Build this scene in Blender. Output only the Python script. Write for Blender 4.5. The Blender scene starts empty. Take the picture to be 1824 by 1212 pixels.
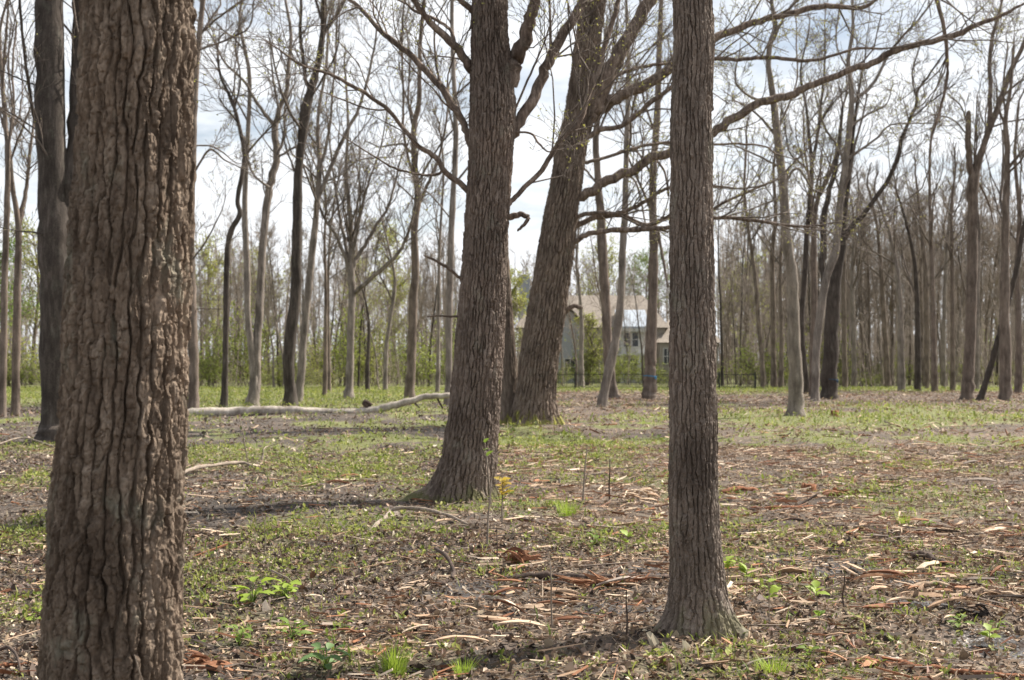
import bpy, math, random
import numpy as np

# ------------------------------------------------------------------ camera, light, exposure
PW, PH, F = 1824.0, 1212.0, 2533.3          # photograph size and focal length in its pixels (50 mm on 36 mm)
HOR, CAMH = 650.0, 1.6                      # horizon row, eye height
PITCH = math.atan((HOR - PH / 2) / F)
sc = bpy.context.scene
COL = sc.collection
cd = bpy.data.cameras.new("camera")
cd.lens, cd.sensor_width, cd.sensor_fit = 50.0, 36.0, 'HORIZONTAL'
cd.clip_start, cd.clip_end = 0.05, 6000
cd.dof.use_dof, cd.dof.focus_distance, cd.dof.aperture_fstop = True, 8.8, 4.5
cam = bpy.data.objects.new("camera", cd)
COL.objects.link(cam)
cam.location = (0, 0, CAMH)
cam.rotation_euler = (math.pi / 2 + PITCH, 0, 0)
sc.camera = cam

SUN_EL, SUN_AZ = math.radians(46), math.radians(31)   # azimuth measured from +X (right) towards +Y (away)
sd = bpy.data.lights.new("sun", 'SUN')
sd.energy, sd.angle, sd.color = 5.0, math.radians(0.6), (1.0, 0.93, 0.83)
sun = bpy.data.objects.new("sun", sd)
COL.objects.link(sun)
sun.rotation_euler = (math.pi / 2 - SUN_EL, 0, SUN_AZ + math.pi / 2)
sun.location = (30, 20, 40)

wd = bpy.data.worlds.new("World")
sc.world = wd
wd.use_nodes = True
nt = wd.node_tree
nt.nodes.clear()
o_ = nt.nodes.new('ShaderNodeOutputWorld')
bg = nt.nodes.new('ShaderNodeBackground')
bg.inputs['Strength'].default_value = 0.05
sky = nt.nodes.new('ShaderNodeTexSky')
sky.sky_type = 'NISHITA'
sky.sun_disc = False
sky.sun_elevation = SUN_EL
sky.sun_rotation = math.pi / 2 - SUN_AZ
sky.air_density, sky.dust_density, sky.ozone_density = 1.0, 0.8, 1.0
L_ = nt.links.new
tc = nt.nodes.new('ShaderNodeTexCoord')
sx = nt.nodes.new('ShaderNodeSeparateXYZ')
L_(tc.outputs['Generated'], sx.inputs[0])


def wmath(op, a, b=None):
    m = nt.nodes.new('ShaderNodeMath')
    m.operation = op
    for i, v in enumerate((a, b)):
        if v is None:
            continue
        if isinstance(v, (int, float)):
            m.inputs[i].default_value = v
        else:
            L_(v, m.inputs[i])
    return m.outputs[0]


zc = wmath('ADD', wmath('MAXIMUM', sx.outputs['Z'], 0.0), 0.16)
cx_ = nt.nodes.new('ShaderNodeCombineXYZ')
L_(wmath('DIVIDE', sx.outputs['X'], zc), cx_.inputs[0])
L_(wmath('DIVIDE', sx.outputs['Y'], zc), cx_.inputs[1])
nz = nt.nodes.new('ShaderNodeTexNoise')
nz.inputs['Scale'].default_value = 1.5
nz.inputs['Detail'].default_value = 8
nz.inputs['Roughness'].default_value = 0.6
L_(cx_.outputs[0], nz.inputs['Vector'])
rp = nt.nodes.new('ShaderNodeValToRGB')
rp.color_ramp.elements[0].position, rp.color_ramp.elements[1].position = 0.34, 0.62
L_(nz.outputs['Fac'], rp.inputs[0])
hz_ = wmath('POWER', wmath('SUBTRACT', 1.0, wmath('MAXIMUM', sx.outputs['Z'], 0.0)), 4.5)      # whitish air towards the horizon
cov = wmath('MINIMUM', wmath('ADD', rp.outputs[0], wmath('MULTIPLY', hz_, 0.75)), 1.0)
mx = nt.nodes.new('ShaderNodeMix')
mx.data_type = 'RGBA'
mx.inputs['B'].default_value = (10.9, 11.2, 11.6, 1)      # thin sunlit cloud
L_(cov, mx.inputs['Factor'])
L_(sky.outputs[0], mx.inputs['A'])
L_(mx.outputs['Result'], bg.inputs['Color'])
L_(bg.outputs[0], o_.inputs['Surface'])

sc.view_settings.view_transform = 'Standard'
sc.view_settings.look = 'None'
sc.view_settings.gamma = 1.0
sc.view_settings.exposure = 1.06
sc.view_settings.use_curve_mapping = False
sc.render.engine = 'CYCLES'
sc.cycles.use_denoising = True
sc.cycles.max_bounces = 6
sc.cycles.transparent_max_bounces = 4
sc.cycles.use_adaptive_sampling = True
sc.cycles.adaptive_threshold = 0.02

# ------------------------------------------------------------------ pixel helpers
CP, SP = math.cos(PITCH), math.sin(PITCH)


def ray(px, py):
    x, y = (px - PW / 2) / F, (PH / 2 - py) / F
    return np.array([x, CP - SP * y, SP + CP * y])


def atY(px, py, Y):
    d = ray(px, py)
    return d * (Y / d[1]) + np.array([0, 0, CAMH])


def gz(x, y):
    """height of the forest floor"""
    x, y = np.asarray(x, float), np.asarray(y, float)
    h = 0.045 * np.sin(x * 0.55 + 0.6) * np.cos(y * 0.47 + 1.0) + 0.02 * np.sin(x * 1.9 + y * 0.8) * np.sin(y * 1.6 + 0.4)
    h = h + 0.020 * np.sin(x * 4.7 + 1.3 * np.sin(y * 2.1)) * np.sin(y * 5.3 + x) + 0.010 * np.sin(x * 10.3 + y * 3) * np.sin(y * 9.7 - x * 2)
    return h


def atG(px, py):
    d = ray(px, py)
    t = CAMH / -d[2]
    for _ in range(4):
        p = d * t
        t = (CAMH - float(gz(p[0], p[1]))) / -d[2]
    p = d * t
    return np.array([p[0], p[1], float(gz(p[0], p[1]))])


# ------------------------------------------------------------------ noise
def hsh(i, j, s=0.0):
    v = np.sin(i * 127.1 + j * 311.7 + s * 74.7) * 43758.5453
    return v - np.floor(v)


def vnoise(x, y, s=0.0):
    x, y = np.asarray(x, float), np.asarray(y, float)
    i, j = np.floor(x), np.floor(y)
    u, v = x - i, y - j
    u, v = u * u * (3 - 2 * u), v * v * (3 - 2 * v)
    return (hsh(i, j, s) * (1 - u) + hsh(i + 1, j, s) * u) * (1 - v) + (hsh(i, j + 1, s) * (1 - u) + hsh(i + 1, j + 1, s) * u) * v


def fbm(x, y, s=0.0, o=4):
    t, a, n = 0, 0.5, 0
    for k in range(o):
        t = t + a * vnoise(x * 2 ** k, y * 2 ** k, s + k * 3.1)
        n += a
        a *= 0.5
    return t / n


def sstep(a, b, x):
    t = np.clip((x - a) / (b - a), 0, 1)
    return t * t * (3 - 2 * t)


# ------------------------------------------------------------------ mesh building
class MB:
    """collects triangles and quads and links them as ONE mesh object"""

    def __init__(self):
        self.v, self.q, self.t, self.c, self.n = [], [], [], [], 0

    def add(self, v, quads=None, tris=None, col=None):
        v = np.asarray(v, float).reshape(-1, 3)
        if quads is not None and len(quads):
            self.q.append(np.asarray(quads, np.int64) + self.n)
        if tris is not None and len(tris):
            self.t.append(np.asarray(tris, np.int64) + self.n)
        self.v.append(v)
        if col is not None:
            self.c.append(np.broadcast_to(np.asarray(col, float), (len(v), 3)))
        self.n += len(v)

    def tube(self, p, r, sides=5, cap=False):
        p, r = np.asarray(p, float), np.asarray(r, float)
        n = len(p)
        t = np.gradient(p, axis=0)
        t /= np.linalg.norm(t, axis=1)[:, None] + 1e-12
        g = p[-1] - p[0]
        ref = np.array([1.0, 0.13, 0]) if abs(g[2]) > 0.7 * np.linalg.norm(g) else np.array([0.05, 0.1, 1.0])
        a = ref - t * (t @ ref)[:, None]
        a /= np.linalg.norm(a, axis=1)[:, None] + 1e-12
        b = np.cross(t, a)
        th = np.arange(sides) * 2 * math.pi / sides
        v = p[:, None, :] + r[:, None, None] * (a[:, None, :] * np.cos(th)[None, :, None] + b[:, None, :] * np.sin(th)[None, :, None])
        k = np.arange(sides)
        k2 = (k + 1) % sides
        base = (np.arange(n - 1) * sides)[:, None]
        q = np.stack([base + k, base + k2, base + sides + k2, base + sides + k], -1).reshape(-1, 4)
        v = v.reshape(-1, 3)
        if cap:
            v = np.vstack([v, p[0], p[-1]])
            m = n * sides
            tr = [(m, k2[i], k[i]) for i in range(sides)] + [(m + 1, (n - 1) * sides + k[i], (n - 1) * sides + k2[i]) for i in range(sides)]
            self.add(v, q, tr)
        else:
            self.add(v, q)

    def box(self, lo, hi):
        x0, y0, z0 = lo
        x1, y1, z1 = hi
        self.add([(x0, y0, z0), (x1, y0, z0), (x1, y1, z0), (x0, y1, z0), (x0, y0, z1), (x1, y0, z1), (x1, y1, z1), (x0, y1, z1)],
                 [(0, 3, 2, 1), (4, 5, 6, 7), (0, 1, 5, 4), (1, 2, 6, 5), (2, 3, 7, 6), (3, 0, 4, 7)])

    def mesh(self, name, mat, origin=(0, 0, 0), smooth=True):
        me = bpy.data.meshes.new(name)
        v = np.vstack(self.v) - np.asarray(origin, float) if self.v else np.zeros((0, 3))
        q = np.vstack(self.q) if self.q else np.zeros((0, 4), np.int64)
        t = np.vstack(self.t) if self.t else np.zeros((0, 3), np.int64)
        me.vertices.add(len(v))
        me.vertices.foreach_set('co', v.ravel())
        me.loops.add(q.size + t.size)
        me.loops.foreach_set('vertex_index', np.concatenate([q.ravel(), t.ravel()]).astype(np.int32))
        me.polygons.add(len(q) + len(t))
        me.polygons.foreach_set('loop_start', np.concatenate([np.arange(len(q)) * 4, q.size + np.arange(len(t)) * 3]).astype(np.int32))
        me.polygons.foreach_set('use_smooth', np.full(len(q) + len(t), smooth))
        if self.c:
            c = np.vstack(self.c)
            at = me.attributes.new('tint', 'FLOAT_COLOR', 'POINT')
            at.data.foreach_set('color', np.hstack([c, np.ones((len(c), 1))]).ravel())
        me.update(calc_edges=True)
        me.validate()
        me.materials.append(mat)
        return me

    def build(self, name, mat, parent=None, origin=None, smooth=True):
        if origin is None:
            origin = tuple(parent.location) if parent is not None else (0, 0, 0)
            while parent is not None and parent.parent is not None and parent.type == 'MESH':
                origin = tuple(parent.parent.location)
                break
        return link(name, self.mesh(name, mat, origin, smooth), parent, None if parent else origin)


def link(name, me, parent=None, loc=None):
    o = bpy.data.objects.new(name, me)
    COL.objects.link(o)
    if parent is not None:
        o.parent = parent
    if loc is not None:
        o.location = loc
    return o


def tag(o, label=None, cat=None, group=None, kind=None):
    for k, v in (('label', label), ('category', cat), ('group', group), ('kind', kind)):
        if v:
            o[k] = v
    return o


def thing(name, label, cat, loc, group=None):
    o = bpy.data.objects.new(name, None)
    o.empty_display_size = 0.2
    COL.objects.link(o)
    o.location = tuple(float(c) for c in loc)
    return tag(o, label, cat, group)


def spline(p, n):
    """Catmull-Rom through rows of p (any number of columns)"""
    p = np.asarray(p, float)
    if len(p) < 3:
        return np.array([p[0] + (p[-1] - p[0]) * t for t in np.linspace(0, 1, n)])
    q = np.vstack([2 * p[0] - p[1], p, 2 * p[-1] - p[-2]])
    s = np.linspace(0, len(p) - 1 - 1e-9, n)
    i = np.floor(s).astype(int)
    t = (s - i)[:, None]
    a, b, c, d = q[i], q[i + 1], q[i + 2], q[i + 3]
    return 0.5 * (2 * b + (c - a) * t + (2 * a - 5 * b + 4 * c - d) * t * t + (3 * b - a - 3 * c + d) * t ** 3)


# ------------------------------------------------------------------ materials
def newmat(name):
    m = bpy.data.materials.new(name)
    m.use_nodes = True
    n = m.node_tree
    n.nodes.clear()
    out = n.nodes.new('ShaderNodeOutputMaterial')
    b = n.nodes.new('ShaderNodeBsdfPrincipled')
    n.links.new(b.outputs[0], out.inputs['Surface'])
    return m, n, b, out


def N(n, t, **kw):
    x = n.nodes.new(t)
    for k, v in kw.items():
        if hasattr(x, k):
            setattr(x, k, v)
        else:
            x.inputs[k.replace('_', ' ')].default_value = v
    return x


def ramp(n, fac, stops):
    r = n.nodes.new('ShaderNodeValToRGB')
    e = r.color_ramp.elements
    while len(e) < len(stops):
        e.new(0.5)
    for i, (p, c) in enumerate(stops):
        e[i].position = p
        e[i].color = (*c, 1) if len(c) == 3 else c
    if fac is not None:
        n.links.new(fac, r.inputs[0])
    return r


def mixc(n, fac, a, b, blend='MIX'):
    m = n.nodes.new('ShaderNodeMix')
    m.data_type, m.blend_type = 'RGBA', blend
    for s, v in (('Factor', fac), ('A', a), ('B', b)):
        if isinstance(v, (int, float)):
            m.inputs[s].default_value = v
        elif isinstance(v, tuple):
            m.inputs[s].default_value = (*v, 1)
        else:
            n.links.new(v, m.inputs[s])
    return m.outputs['Result']


def objcoord(n, scale):
    t = n.nodes.new('ShaderNodeTexCoord')
    mp = n.nodes.new('ShaderNodeMapping')
    mp.inputs['Scale'].default_value = scale
    n.links.new(t.outputs['Object'], mp.inputs['Vector'])
    return mp.outputs[0]


def bark_mat(name, c0, c1, c2, sc_=18.0, bump=0.5, dist=0.01, moss=0.0, moss_h=0.6, mossc=(0.10, 0.11, 0.03), lichen=0.15):
    m, n, b, out = newmat(name)
    v = objcoord(n, (1, 1, 0.16))
    n1 = N(n, 'ShaderNodeTexNoise', Scale=sc_, Detail=6.0, Roughness=0.65)
    n.links.new(v, n1.inputs['Vector'])
    v2 = objcoord(n, (1, 1, 0.6))
    n2 = N(n, 'ShaderNodeTexNoise', Scale=2.3, Detail=4.0)
    n.links.new(v2, n2.inputs['Vector'])
    n3 = N(n, 'ShaderNodeTexNoise', Scale=sc_ * 5, Detail=4.0, Roughness=0.7)
    n.links.new(v2, n3.inputs['Vector'])
    r1 = ramp(n, n1.outputs['Fac'], [(0.3, c0), (0.5, c1), (0.7, c2)])
    oi = n.nodes.new('ShaderNodeObjectInfo')
    tone = ramp(n, n2.outputs['Fac'], [(0.3, (0.55, 0.53, 0.52)), (0.5, (0.95, 0.94, 0.93)), (0.7, (1.2, 1.17, 1.14))])
    c = mixc(n, 1.0, r1.outputs[0], tone.outputs[0], 'MULTIPLY')
    fine = ramp(n, n3.outputs['Fac'], [(0.3, (0.6, 0.6, 0.6)), (0.7, (1.35, 1.35, 1.35))])
    c = mixc(n, 1.0, c, fine.outputs[0], 'MULTIPLY')
    if lichen:
        n4 = N(n, 'ShaderNodeTexNoise', Scale=5.0, Detail=6.0, Roughness=0.7)
        n.links.new(v2, n4.inputs['Vector'])
        lr = ramp(n, n4.outputs['Fac'], [(0.56, (0, 0, 0)), (0.68, (lichen,) * 3)])
        c = mixc(n, lr.outputs[0], c, (0.26, 0.27, 0.21))
    if moss:
        t = n.nodes.new('ShaderNodeTexCoord')
        s = n.nodes.new('ShaderNodeSeparateXYZ')
        n.links.new(t.outputs['Object'], s.inputs[0])
        mr = N(n, 'ShaderNodeMapRange')
        mr.inputs['From Min'].default_value, mr.inputs['From Max'].default_value = 0.0, moss_h
        mr.inputs['To Min'].default_value, mr.inputs['To Max'].default_value = 0.50, 0.0
        n.links.new(s.outputs['Z'], mr.inputs['Value'])
        ad = N(n, 'ShaderNodeMath', operation='ADD')
        n.links.new(mr.outputs[0], ad.inputs[0])
        n5 = N(n, 'ShaderNodeTexNoise', Scale=7.0, Detail=5.0, Roughness=0.6)
        n.links.new(v2, n5.inputs['Vector'])
        n.links.new(n5.outputs['Fac'], ad.inputs[1])
        mm = ramp(n, ad.outputs[0], [(0.86, (0, 0, 0)), (1.08, (moss,) * 3)])
        c = mixc(n, mm.outputs[0], c, mossc)
    n.links.new(c, b.inputs['Base Color'])
    b.inputs['Roughness'].default_value = 0.92
    b.inputs['Specular IOR Level'].default_value = 0.2
    bp = N(n, 'ShaderNodeBump', Strength=bump, Distance=dist)
    ma = N(n, 'ShaderNodeMath', operation='MULTIPLY_ADD')
    ma.inputs[1].default_value = 0.35
    n.links.new(n3.outputs['Fac'], ma.inputs[0])
    n.links.new(n1.outputs['Fac'], ma.inputs[2])
    n.links.new(ma.outputs[0], bp.inputs['Height'])
    n.links.new(bp.outputs[0], b.inputs['Normal'])
    return m


def tint_mat(name, rough=0.85, trans=0.0, spec=0.25, objvar=0.0):
    """colour per leaf or splinter from the 'tint' attribute"""
    m, n, b, out = newmat(name)
    a = n.nodes.new('ShaderNodeAttribute')
    a.attribute_name = 'tint'
    n.links.new(a.outputs['Color'], b.inputs['Base Color'])
    b.inputs['Roughness'].default_value = rough
    b.inputs['Specular IOR Level'].default_value = spec
    if trans:
        t = n.nodes.new('ShaderNodeBsdfTranslucent')
        n.links.new(a.outputs['Color'], t.inputs['Color'])
        mxs = n.nodes.new('ShaderNodeMixShader')
        mxs.inputs[0].default_value = trans
        n.links.new(b.outputs[0], mxs.inputs[1])
        n.links.new(t.outputs[0], mxs.inputs[2])
        n.links.new(mxs.outputs[0], out.inputs['Surface'])
    return m


def leaf_mat(name, ca, cb, trans=0.4):
    m, n, b, out = newmat(name)
    g = n.nodes.new('ShaderNodeNewGeometry')
    r = ramp(n, g.outputs['Random Per Island'], [(0.0, ca), (1.0, cb)])
    n.links.new(r.outputs[0], b.inputs['Base Color'])
    b.inputs['Roughness'].default_value = 0.6
    t = n.nodes.new('ShaderNodeBsdfTranslucent')
    n.links.new(r.outputs[0], t.inputs['Color'])
    mxs = n.nodes.new('ShaderNodeMixShader')
    mxs.inputs[0].default_value = trans
    n.links.new(b.outputs[0], mxs.inputs[1])
    n.links.new(t.outputs[0], mxs.inputs[2])
    n.links.new(mxs.outputs[0], out.inputs['Surface'])
    return m


def plain(name, c, rough=0.8, noise=0.25, nscale=3.0, spec=0.3):
    m, n, b, out = newmat(name)
    v = objcoord(n, (1, 1, 1))
    n1 = N(n, 'ShaderNodeTexNoise', Scale=nscale, Detail=5.0)
    n.links.new(v, n1.inputs['Vector'])
    r = ramp(n, n1.outputs['Fac'], [(0.3, tuple(x * (1 - noise) for x in c)), (0.7, tuple(min(1, x * (1 + noise)) for x in c))])
    n.links.new(r.outputs[0], b.inputs['Base Color'])
    b.inputs['Roughness'].default_value = rough
    b.inputs['Specular IOR Level'].default_value = spec
    return m


M_ = {
    'bark_plate': bark_mat('bark_plate', (0.072, 0.052, 0.038), (0.155, 0.117, 0.087), (0.275, 0.218, 0.168), 20, 0.9, 0.008, lichen=0.4),
    'bark_oak': bark_mat('bark_oak', (0.111, 0.084, 0.070), (0.178, 0.140, 0.115), (0.252, 0.208, 0.178), 24, 0.9, 0.014, moss=0.6, moss_h=0.45, lichen=0.25),
    'bark_ridge': bark_mat('bark_ridge', (0.105, 0.085, 0.068), (0.175, 0.142, 0.118), (0.267, 0.226, 0.190), 34, 0.5, 0.005, moss=0.45, moss_h=0.5, mossc=(0.12, 0.125, 0.05), lichen=0.3),
    'bark_old': bark_mat('bark_old', (0.105, 0.077, 0.063), (0.164, 0.127, 0.101), (0.231, 0.189, 0.153), 16, 0.6, 0.012, moss=1.0, moss_h=0.9, mossc=(0.26, 0.25, 0.06), lichen=0.2),
    'bark_dark': bark_mat('bark_dark', (0.046, 0.037, 0.033), (0.071, 0.059, 0.050), (0.124, 0.104, 0.092), 12, 0.8, 0.02),
    'bark_grey': bark_mat('bark_grey', (0.133, 0.112, 0.097), (0.214, 0.184, 0.159), (0.328, 0.286, 0.250), 9, 0.8, 0.02),
    'bark_brown': bark_mat('bark_brown', (0.103, 0.080, 0.066), (0.165, 0.132, 0.108), (0.255, 0.207, 0.174), 9, 0.8, 0.02),
    'bark_limb': bark_mat('bark_limb', (0.075, 0.055, 0.045), (0.17, 0.13, 0.105), (0.36, 0.29, 0.24), 16, 1.0, 0.03),
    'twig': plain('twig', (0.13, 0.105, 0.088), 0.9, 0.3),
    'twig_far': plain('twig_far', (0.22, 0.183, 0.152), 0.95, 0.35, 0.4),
    'log': bark_mat('log', (0.25, 0.215, 0.18), (0.38, 0.34, 0.295), (0.52, 0.475, 0.42), 7, 0.6, 0.015, lichen=0),
    'stick': bark_mat('stick', (0.15, 0.12, 0.095), (0.26, 0.215, 0.175), (0.38, 0.325, 0.27), 30, 0.5, 0.004, lichen=0),
    'stick_dark': bark_mat('stick_dark', (0.04, 0.03, 0.025), (0.075, 0.055, 0.045), (0.14, 0.10, 0.08), 30, 0.5, 0.004, lichen=0),
    'rotten': bark_mat('rotten', (0.10, 0.04, 0.022), (0.20, 0.085, 0.045), (0.36, 0.18, 0.10), 26, 0.9, 0.01, lichen=0),
    'pale_wood': bark_mat('pale_wood', (0.30, 0.21, 0.14), (0.46, 0.34, 0.24), (0.60, 0.48, 0.36), 30, 0.6, 0.005, lichen=0),
    'bud': leaf_mat('bud', (0.30, 0.30, 0.06), (0.46, 0.44, 0.13), 0.45),
    'leaf_green': leaf_mat('leaf_green', (0.10, 0.17, 0.025), (0.22, 0.31, 0.05), 0.45),
    'leaf_yellowgreen': leaf_mat('leaf_yellowgreen', (0.27, 0.29, 0.06), (0.42, 0.43, 0.12), 0.5),
    'leaf_shrub': leaf_mat('leaf_shrub', (0.16, 0.20, 0.04), (0.33, 0.37, 0.08), 0.5),
    'leaf_yellow': leaf_mat('leaf_yellow', (0.40, 0.29, 0.04), (0.50, 0.38, 0.07), 0.4),
    'litter': tint_mat('litter', 0.85, 0.12),
    'wood_chip': tint_mat('wood_chip', 0.85),
    'greenery': tint_mat('greenery', 0.6, 0.4),
}


def chip_mat(name, stops):
    """each splinter has a tone of its own, streaked along the grain"""
    m, n, b, out = newmat(name)
    oi = n.nodes.new('ShaderNodeObjectInfo')
    r = ramp(n, oi.outputs['Random'], stops)
    v = objcoord(n, (6, 60, 60))
    n1 = N(n, 'ShaderNodeTexNoise', Scale=1.0, Detail=4.0)
    n.links.new(v, n1.inputs['Vector'])
    r2 = ramp(n, n1.outputs['Fac'], [(0.3, (0.6, 0.56, 0.52)), (0.7, (1.25, 1.25, 1.25))])
    n.links.new(mixc(n, 1.0, r.outputs[0], r2.outputs[0], 'MULTIPLY'), b.inputs['Base Color'])
    b.inputs['Roughness'].default_value = 0.85
    b.inputs['Specular IOR Level'].default_value = 0.25
    bp = N(n, 'ShaderNodeBump', Strength=0.6, Distance=0.003)
    n.links.new(n1.outputs['Fac'], bp.inputs['Height'])
    n.links.new(bp.outputs[0], b.inputs['Normal'])
    return m


M_['chip_tan'] = chip_mat('chip_tan', [(0.0, (0.32, 0.205, 0.13)), (0.5, (0.48, 0.345, 0.235)), (1.0, (0.66, 0.53, 0.40))])
M_['chip_red'] = chip_mat('chip_red', [(0.0, (0.13, 0.055, 0.03)), (0.5, (0.26, 0.12, 0.065)), (1.0, (0.38, 0.21, 0.12))])
M_['chip_black'] = chip_mat('chip_black', [(0.0, (0.018, 0.014, 0.012)), (0.6, (0.045, 0.033, 0.027)), (1.0, (0.09, 0.065, 0.05))])
M_['chip_grey'] = chip_mat('chip_grey', [(0.0, (0.10, 0.08, 0.07)), (0.5, (0.22, 0.18, 0.15)), (1.0, (0.36, 0.31, 0.27))])


# ------------------------------------------------------------------ where the floor is green, wet, chipped
GREEN = [  # px, py, half width px, half height px, strength: patches of young grass and herbs
    (400, 815, 130, 28, .9), (560, 840, 150, 25, .7), (40, 860, 90, 45, .8), (30, 960, 70, 40, .7), (40, 1080, 50, 60, .6), (480, 960, 150, 50, .55),
    (980, 800, 110, 45, .8), (1090, 830, 90, 20, .45), (870, 905, 60, 14, .6), (1010, 905, 45, 20, .7), (470, 1110, 160, 45, .55),
    (640, 1180, 200, 40, .6), (1010, 960, 120, 20, .35), (1560, 748, 300, 16, .95), (1750, 745, 120, 22, .9), (1420, 860, 160, 16, .55), (1600, 925, 40, 14, .5),
    (1500, 880, 120, 12, .4), (1400, 1180, 120, 40, .5), (1330, 1040, 50, 60, .45), (600, 712, 260, 14, 1.0), (460, 720, 160, 12, 1.0), (1700, 1100, 70, 40, .45),
    (1450, 780, 250, 12, .5), (830, 760, 60, 20, .3), (1330, 700, 200, 6, .7), (150, 780, 90, 20, .5), (700, 790, 120, 12, .4), (1640, 830, 150, 10, .35), (930, 1190, 100, 30, .4)]
GREEN_W = []
for (a_, b_, c_, d_, s_) in GREEN:
    g0, g1, g2 = atG(a_, b_), atG(a_, b_ - d_), atG(a_, b_ + d_)
    GREEN_W.append((g0[0], (g1[1] + g2[1]) / 2, c_ / F * g0[1], max(0.3, (g1[1] - g2[1]) / 2), s_))


def green(x, y):
    g = np.zeros_like(x)
    for (cx, cy, rx, ry, s) in GREEN_W:
        d = ((x - cx) / rx) ** 2 + ((y - cy) / ry) ** 2
        g = np.maximum(g, s * np.exp(-d * 0.9))
    n = fbm(x * 0.9, y * 0.55, 5.0, 4)
    g = g * (0.35 + 1.3 * n) + (0.55 * sstep(0.46, 0.70, n) + .08 * (y < 14)) * (y < 60)
    lawn = sstep(80, 88, y + 6 * (fbm(x * .1, y * .1, 9.) - .5)) * 1.0
    left = sstep(52, 60, y + 8 * (fbm(x * .12, y * .1, 3.) - .5)) * sstep(-1.5, -4.0, x)
    return np.clip(np.maximum(np.maximum(g, lawn), left * 0.95), 0, 1)


WET = [(1350, 945, 80, 7), (1560, 1025, 120, 11), (1660, 1078, 70, 8), (1790, 1150, 80, 25), (850, 1050, 90, 14), (1150, 1018, 50, 8), (1110, 1085, 70, 12), (1450, 1000, 120, 10)]
WET_W = []
for (a_, b_, c_, d_) in WET:
    g0, g1, g2 = atG(a_, b_), atG(a_, b_ - d_), atG(a_, b_ + d_)
    WET_W.append((g0[0], (g1[1] + g2[1]) / 2, c_ / F * g0[1], (g1[1] - g2[1]) / 2))


def wet(x, y):
    g = np.zeros_like(x)
    for (cx, cy, rx, ry) in WET_W:
        g = np.maximum(g, np.exp(-0.7 * (((x - cx) / rx) ** 2 + ((y - cy) / ry) ** 2)))
    return np.clip(g * (0.5 + fbm(x * 3, y * 3, 2.)), 0, 1)


def chips(x, y):
    """share of shredded wood on the floor"""
    right = sstep(-1.2, 1.5, x + 0.02 * (y - 9)) * 0.8
    front = np.exp(-((x - 0.2) / 1.3) ** 2 - ((y - 8.8) / 1.6) ** 2)
    return np.clip(np.maximum(right, front) * (0.25 + 1.3 * fbm(x * .8, y * .5, 11.)), 0, 1) + 0.12


# ------------------------------------------------------------------ the ground: one sheet to the horizon
def lines(a, b, step, grow, far):
    p = list(np.arange(a, b, step))
    s = step
    while p[-1] < far:
        s *= grow
        p.append(p[-1] + s)
    return p


ys = list(np.arange(-60, 4, 4.0)) + lines(4, 16, 0.18, 1.035, 4000)
xp = lines(0.09, 6, 0.18, 1.065, 3000)
xs = [-v for v in reversed(xp)] + xp
X, Y_ = np.meshgrid(np.array(xs), np.array(ys))
fade = np.clip((140 - Y_) / 60, 0, 1)
Z = gz(X, Y_) * fade + 0.010 * (fbm(X * 3.1, Y_ * 3.1, 1.) - 0.5) * (Y_ < 40)
nx, ny = len(xs), len(ys)
idx = np.arange(nx * ny).reshape(ny, nx)
gm = MB()
gm.add(np.stack([X, Y_, Z], -1), np.stack([idx[:-1, :-1], idx[:-1, 1:], idx[1:, 1:], idx[1:, :-1]], -1).reshape(-1, 4),
       col=np.stack([green(X, Y_), wet(X, Y_), chips(X, Y_)], -1).reshape(-1, 3))

m, n, b, out = newmat('forest_floor')
at = n.nodes.new('ShaderNodeAttribute')
at.attribute_name = 'tint'
sp = n.nodes.new('ShaderNodeSeparateColor')
n.links.new(at.outputs['Color'], sp.inputs[0])
v = objcoord(n, (1, 1, 1))
vo = N(n, 'ShaderNodeTexVoronoi', Scale=34.0)
n.links.new(v, vo.inputs['Vector'])
se = n.nodes.new('ShaderNodeSeparateColor')
n.links.new(vo.outputs['Color'], se.inputs[0])
litter_c = ramp(n, se.outputs['Red'], [(0.0, (0.035, 0.027, 0.022)), (0.35, (0.085, 0.064, 0.05)), (0.6, (0.13, 0.10, 0.075)), (0.85, (0.25, 0.19, 0.145)), (1.0, (0.38, 0.31, 0.245))])
ns = N(n, 'ShaderNodeTexNoise', Scale=1.3, Detail=7.0, Roughness=0.7)
n.links.new(v, ns.inputs['Vector'])
soil = ramp(n, ns.outputs['Fac'], [(0.35, (0.025, 0.019, 0.016)), (0.65, (0.065, 0.05, 0.04))])
msk = ramp(n, ns.outputs['Fac'], [(0.38, (0.2, 0.2, 0.2)), (0.6, (0.8, 0.8, 0.8))])
c = mixc(n, msk.outputs[0], soil.outputs[0], litter_c.outputs[0])
# far litter reads as pale tan shreds
geo = n.nodes.new('ShaderNodeNewGeometry')
n8 = N(n, 'ShaderNodeTexNoise', Scale=7.0, Detail=8.0, Roughness=0.8)
n.links.new(v, n8.inputs['Vector'])
tan = ramp(n, n8.outputs['Fac'], [(0.38, (0.06, 0.045, 0.034)), (0.5, (0.15, 0.108, 0.077)), (0.64, (0.31, 0.235, 0.17))])
c = mixc(n, sp.outputs['Blue'], c, tan.outputs[0])
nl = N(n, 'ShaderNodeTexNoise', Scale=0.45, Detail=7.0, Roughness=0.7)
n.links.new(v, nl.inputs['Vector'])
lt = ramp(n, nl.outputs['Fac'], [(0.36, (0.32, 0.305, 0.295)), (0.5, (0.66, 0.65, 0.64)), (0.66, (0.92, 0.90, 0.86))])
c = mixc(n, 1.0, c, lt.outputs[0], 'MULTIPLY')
ng = N(n, 'ShaderNodeTexNoise', Scale=9.0, Detail=6.0, Roughness=0.75)
n.links.new(v, ng.inputs['Vector'])
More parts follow.
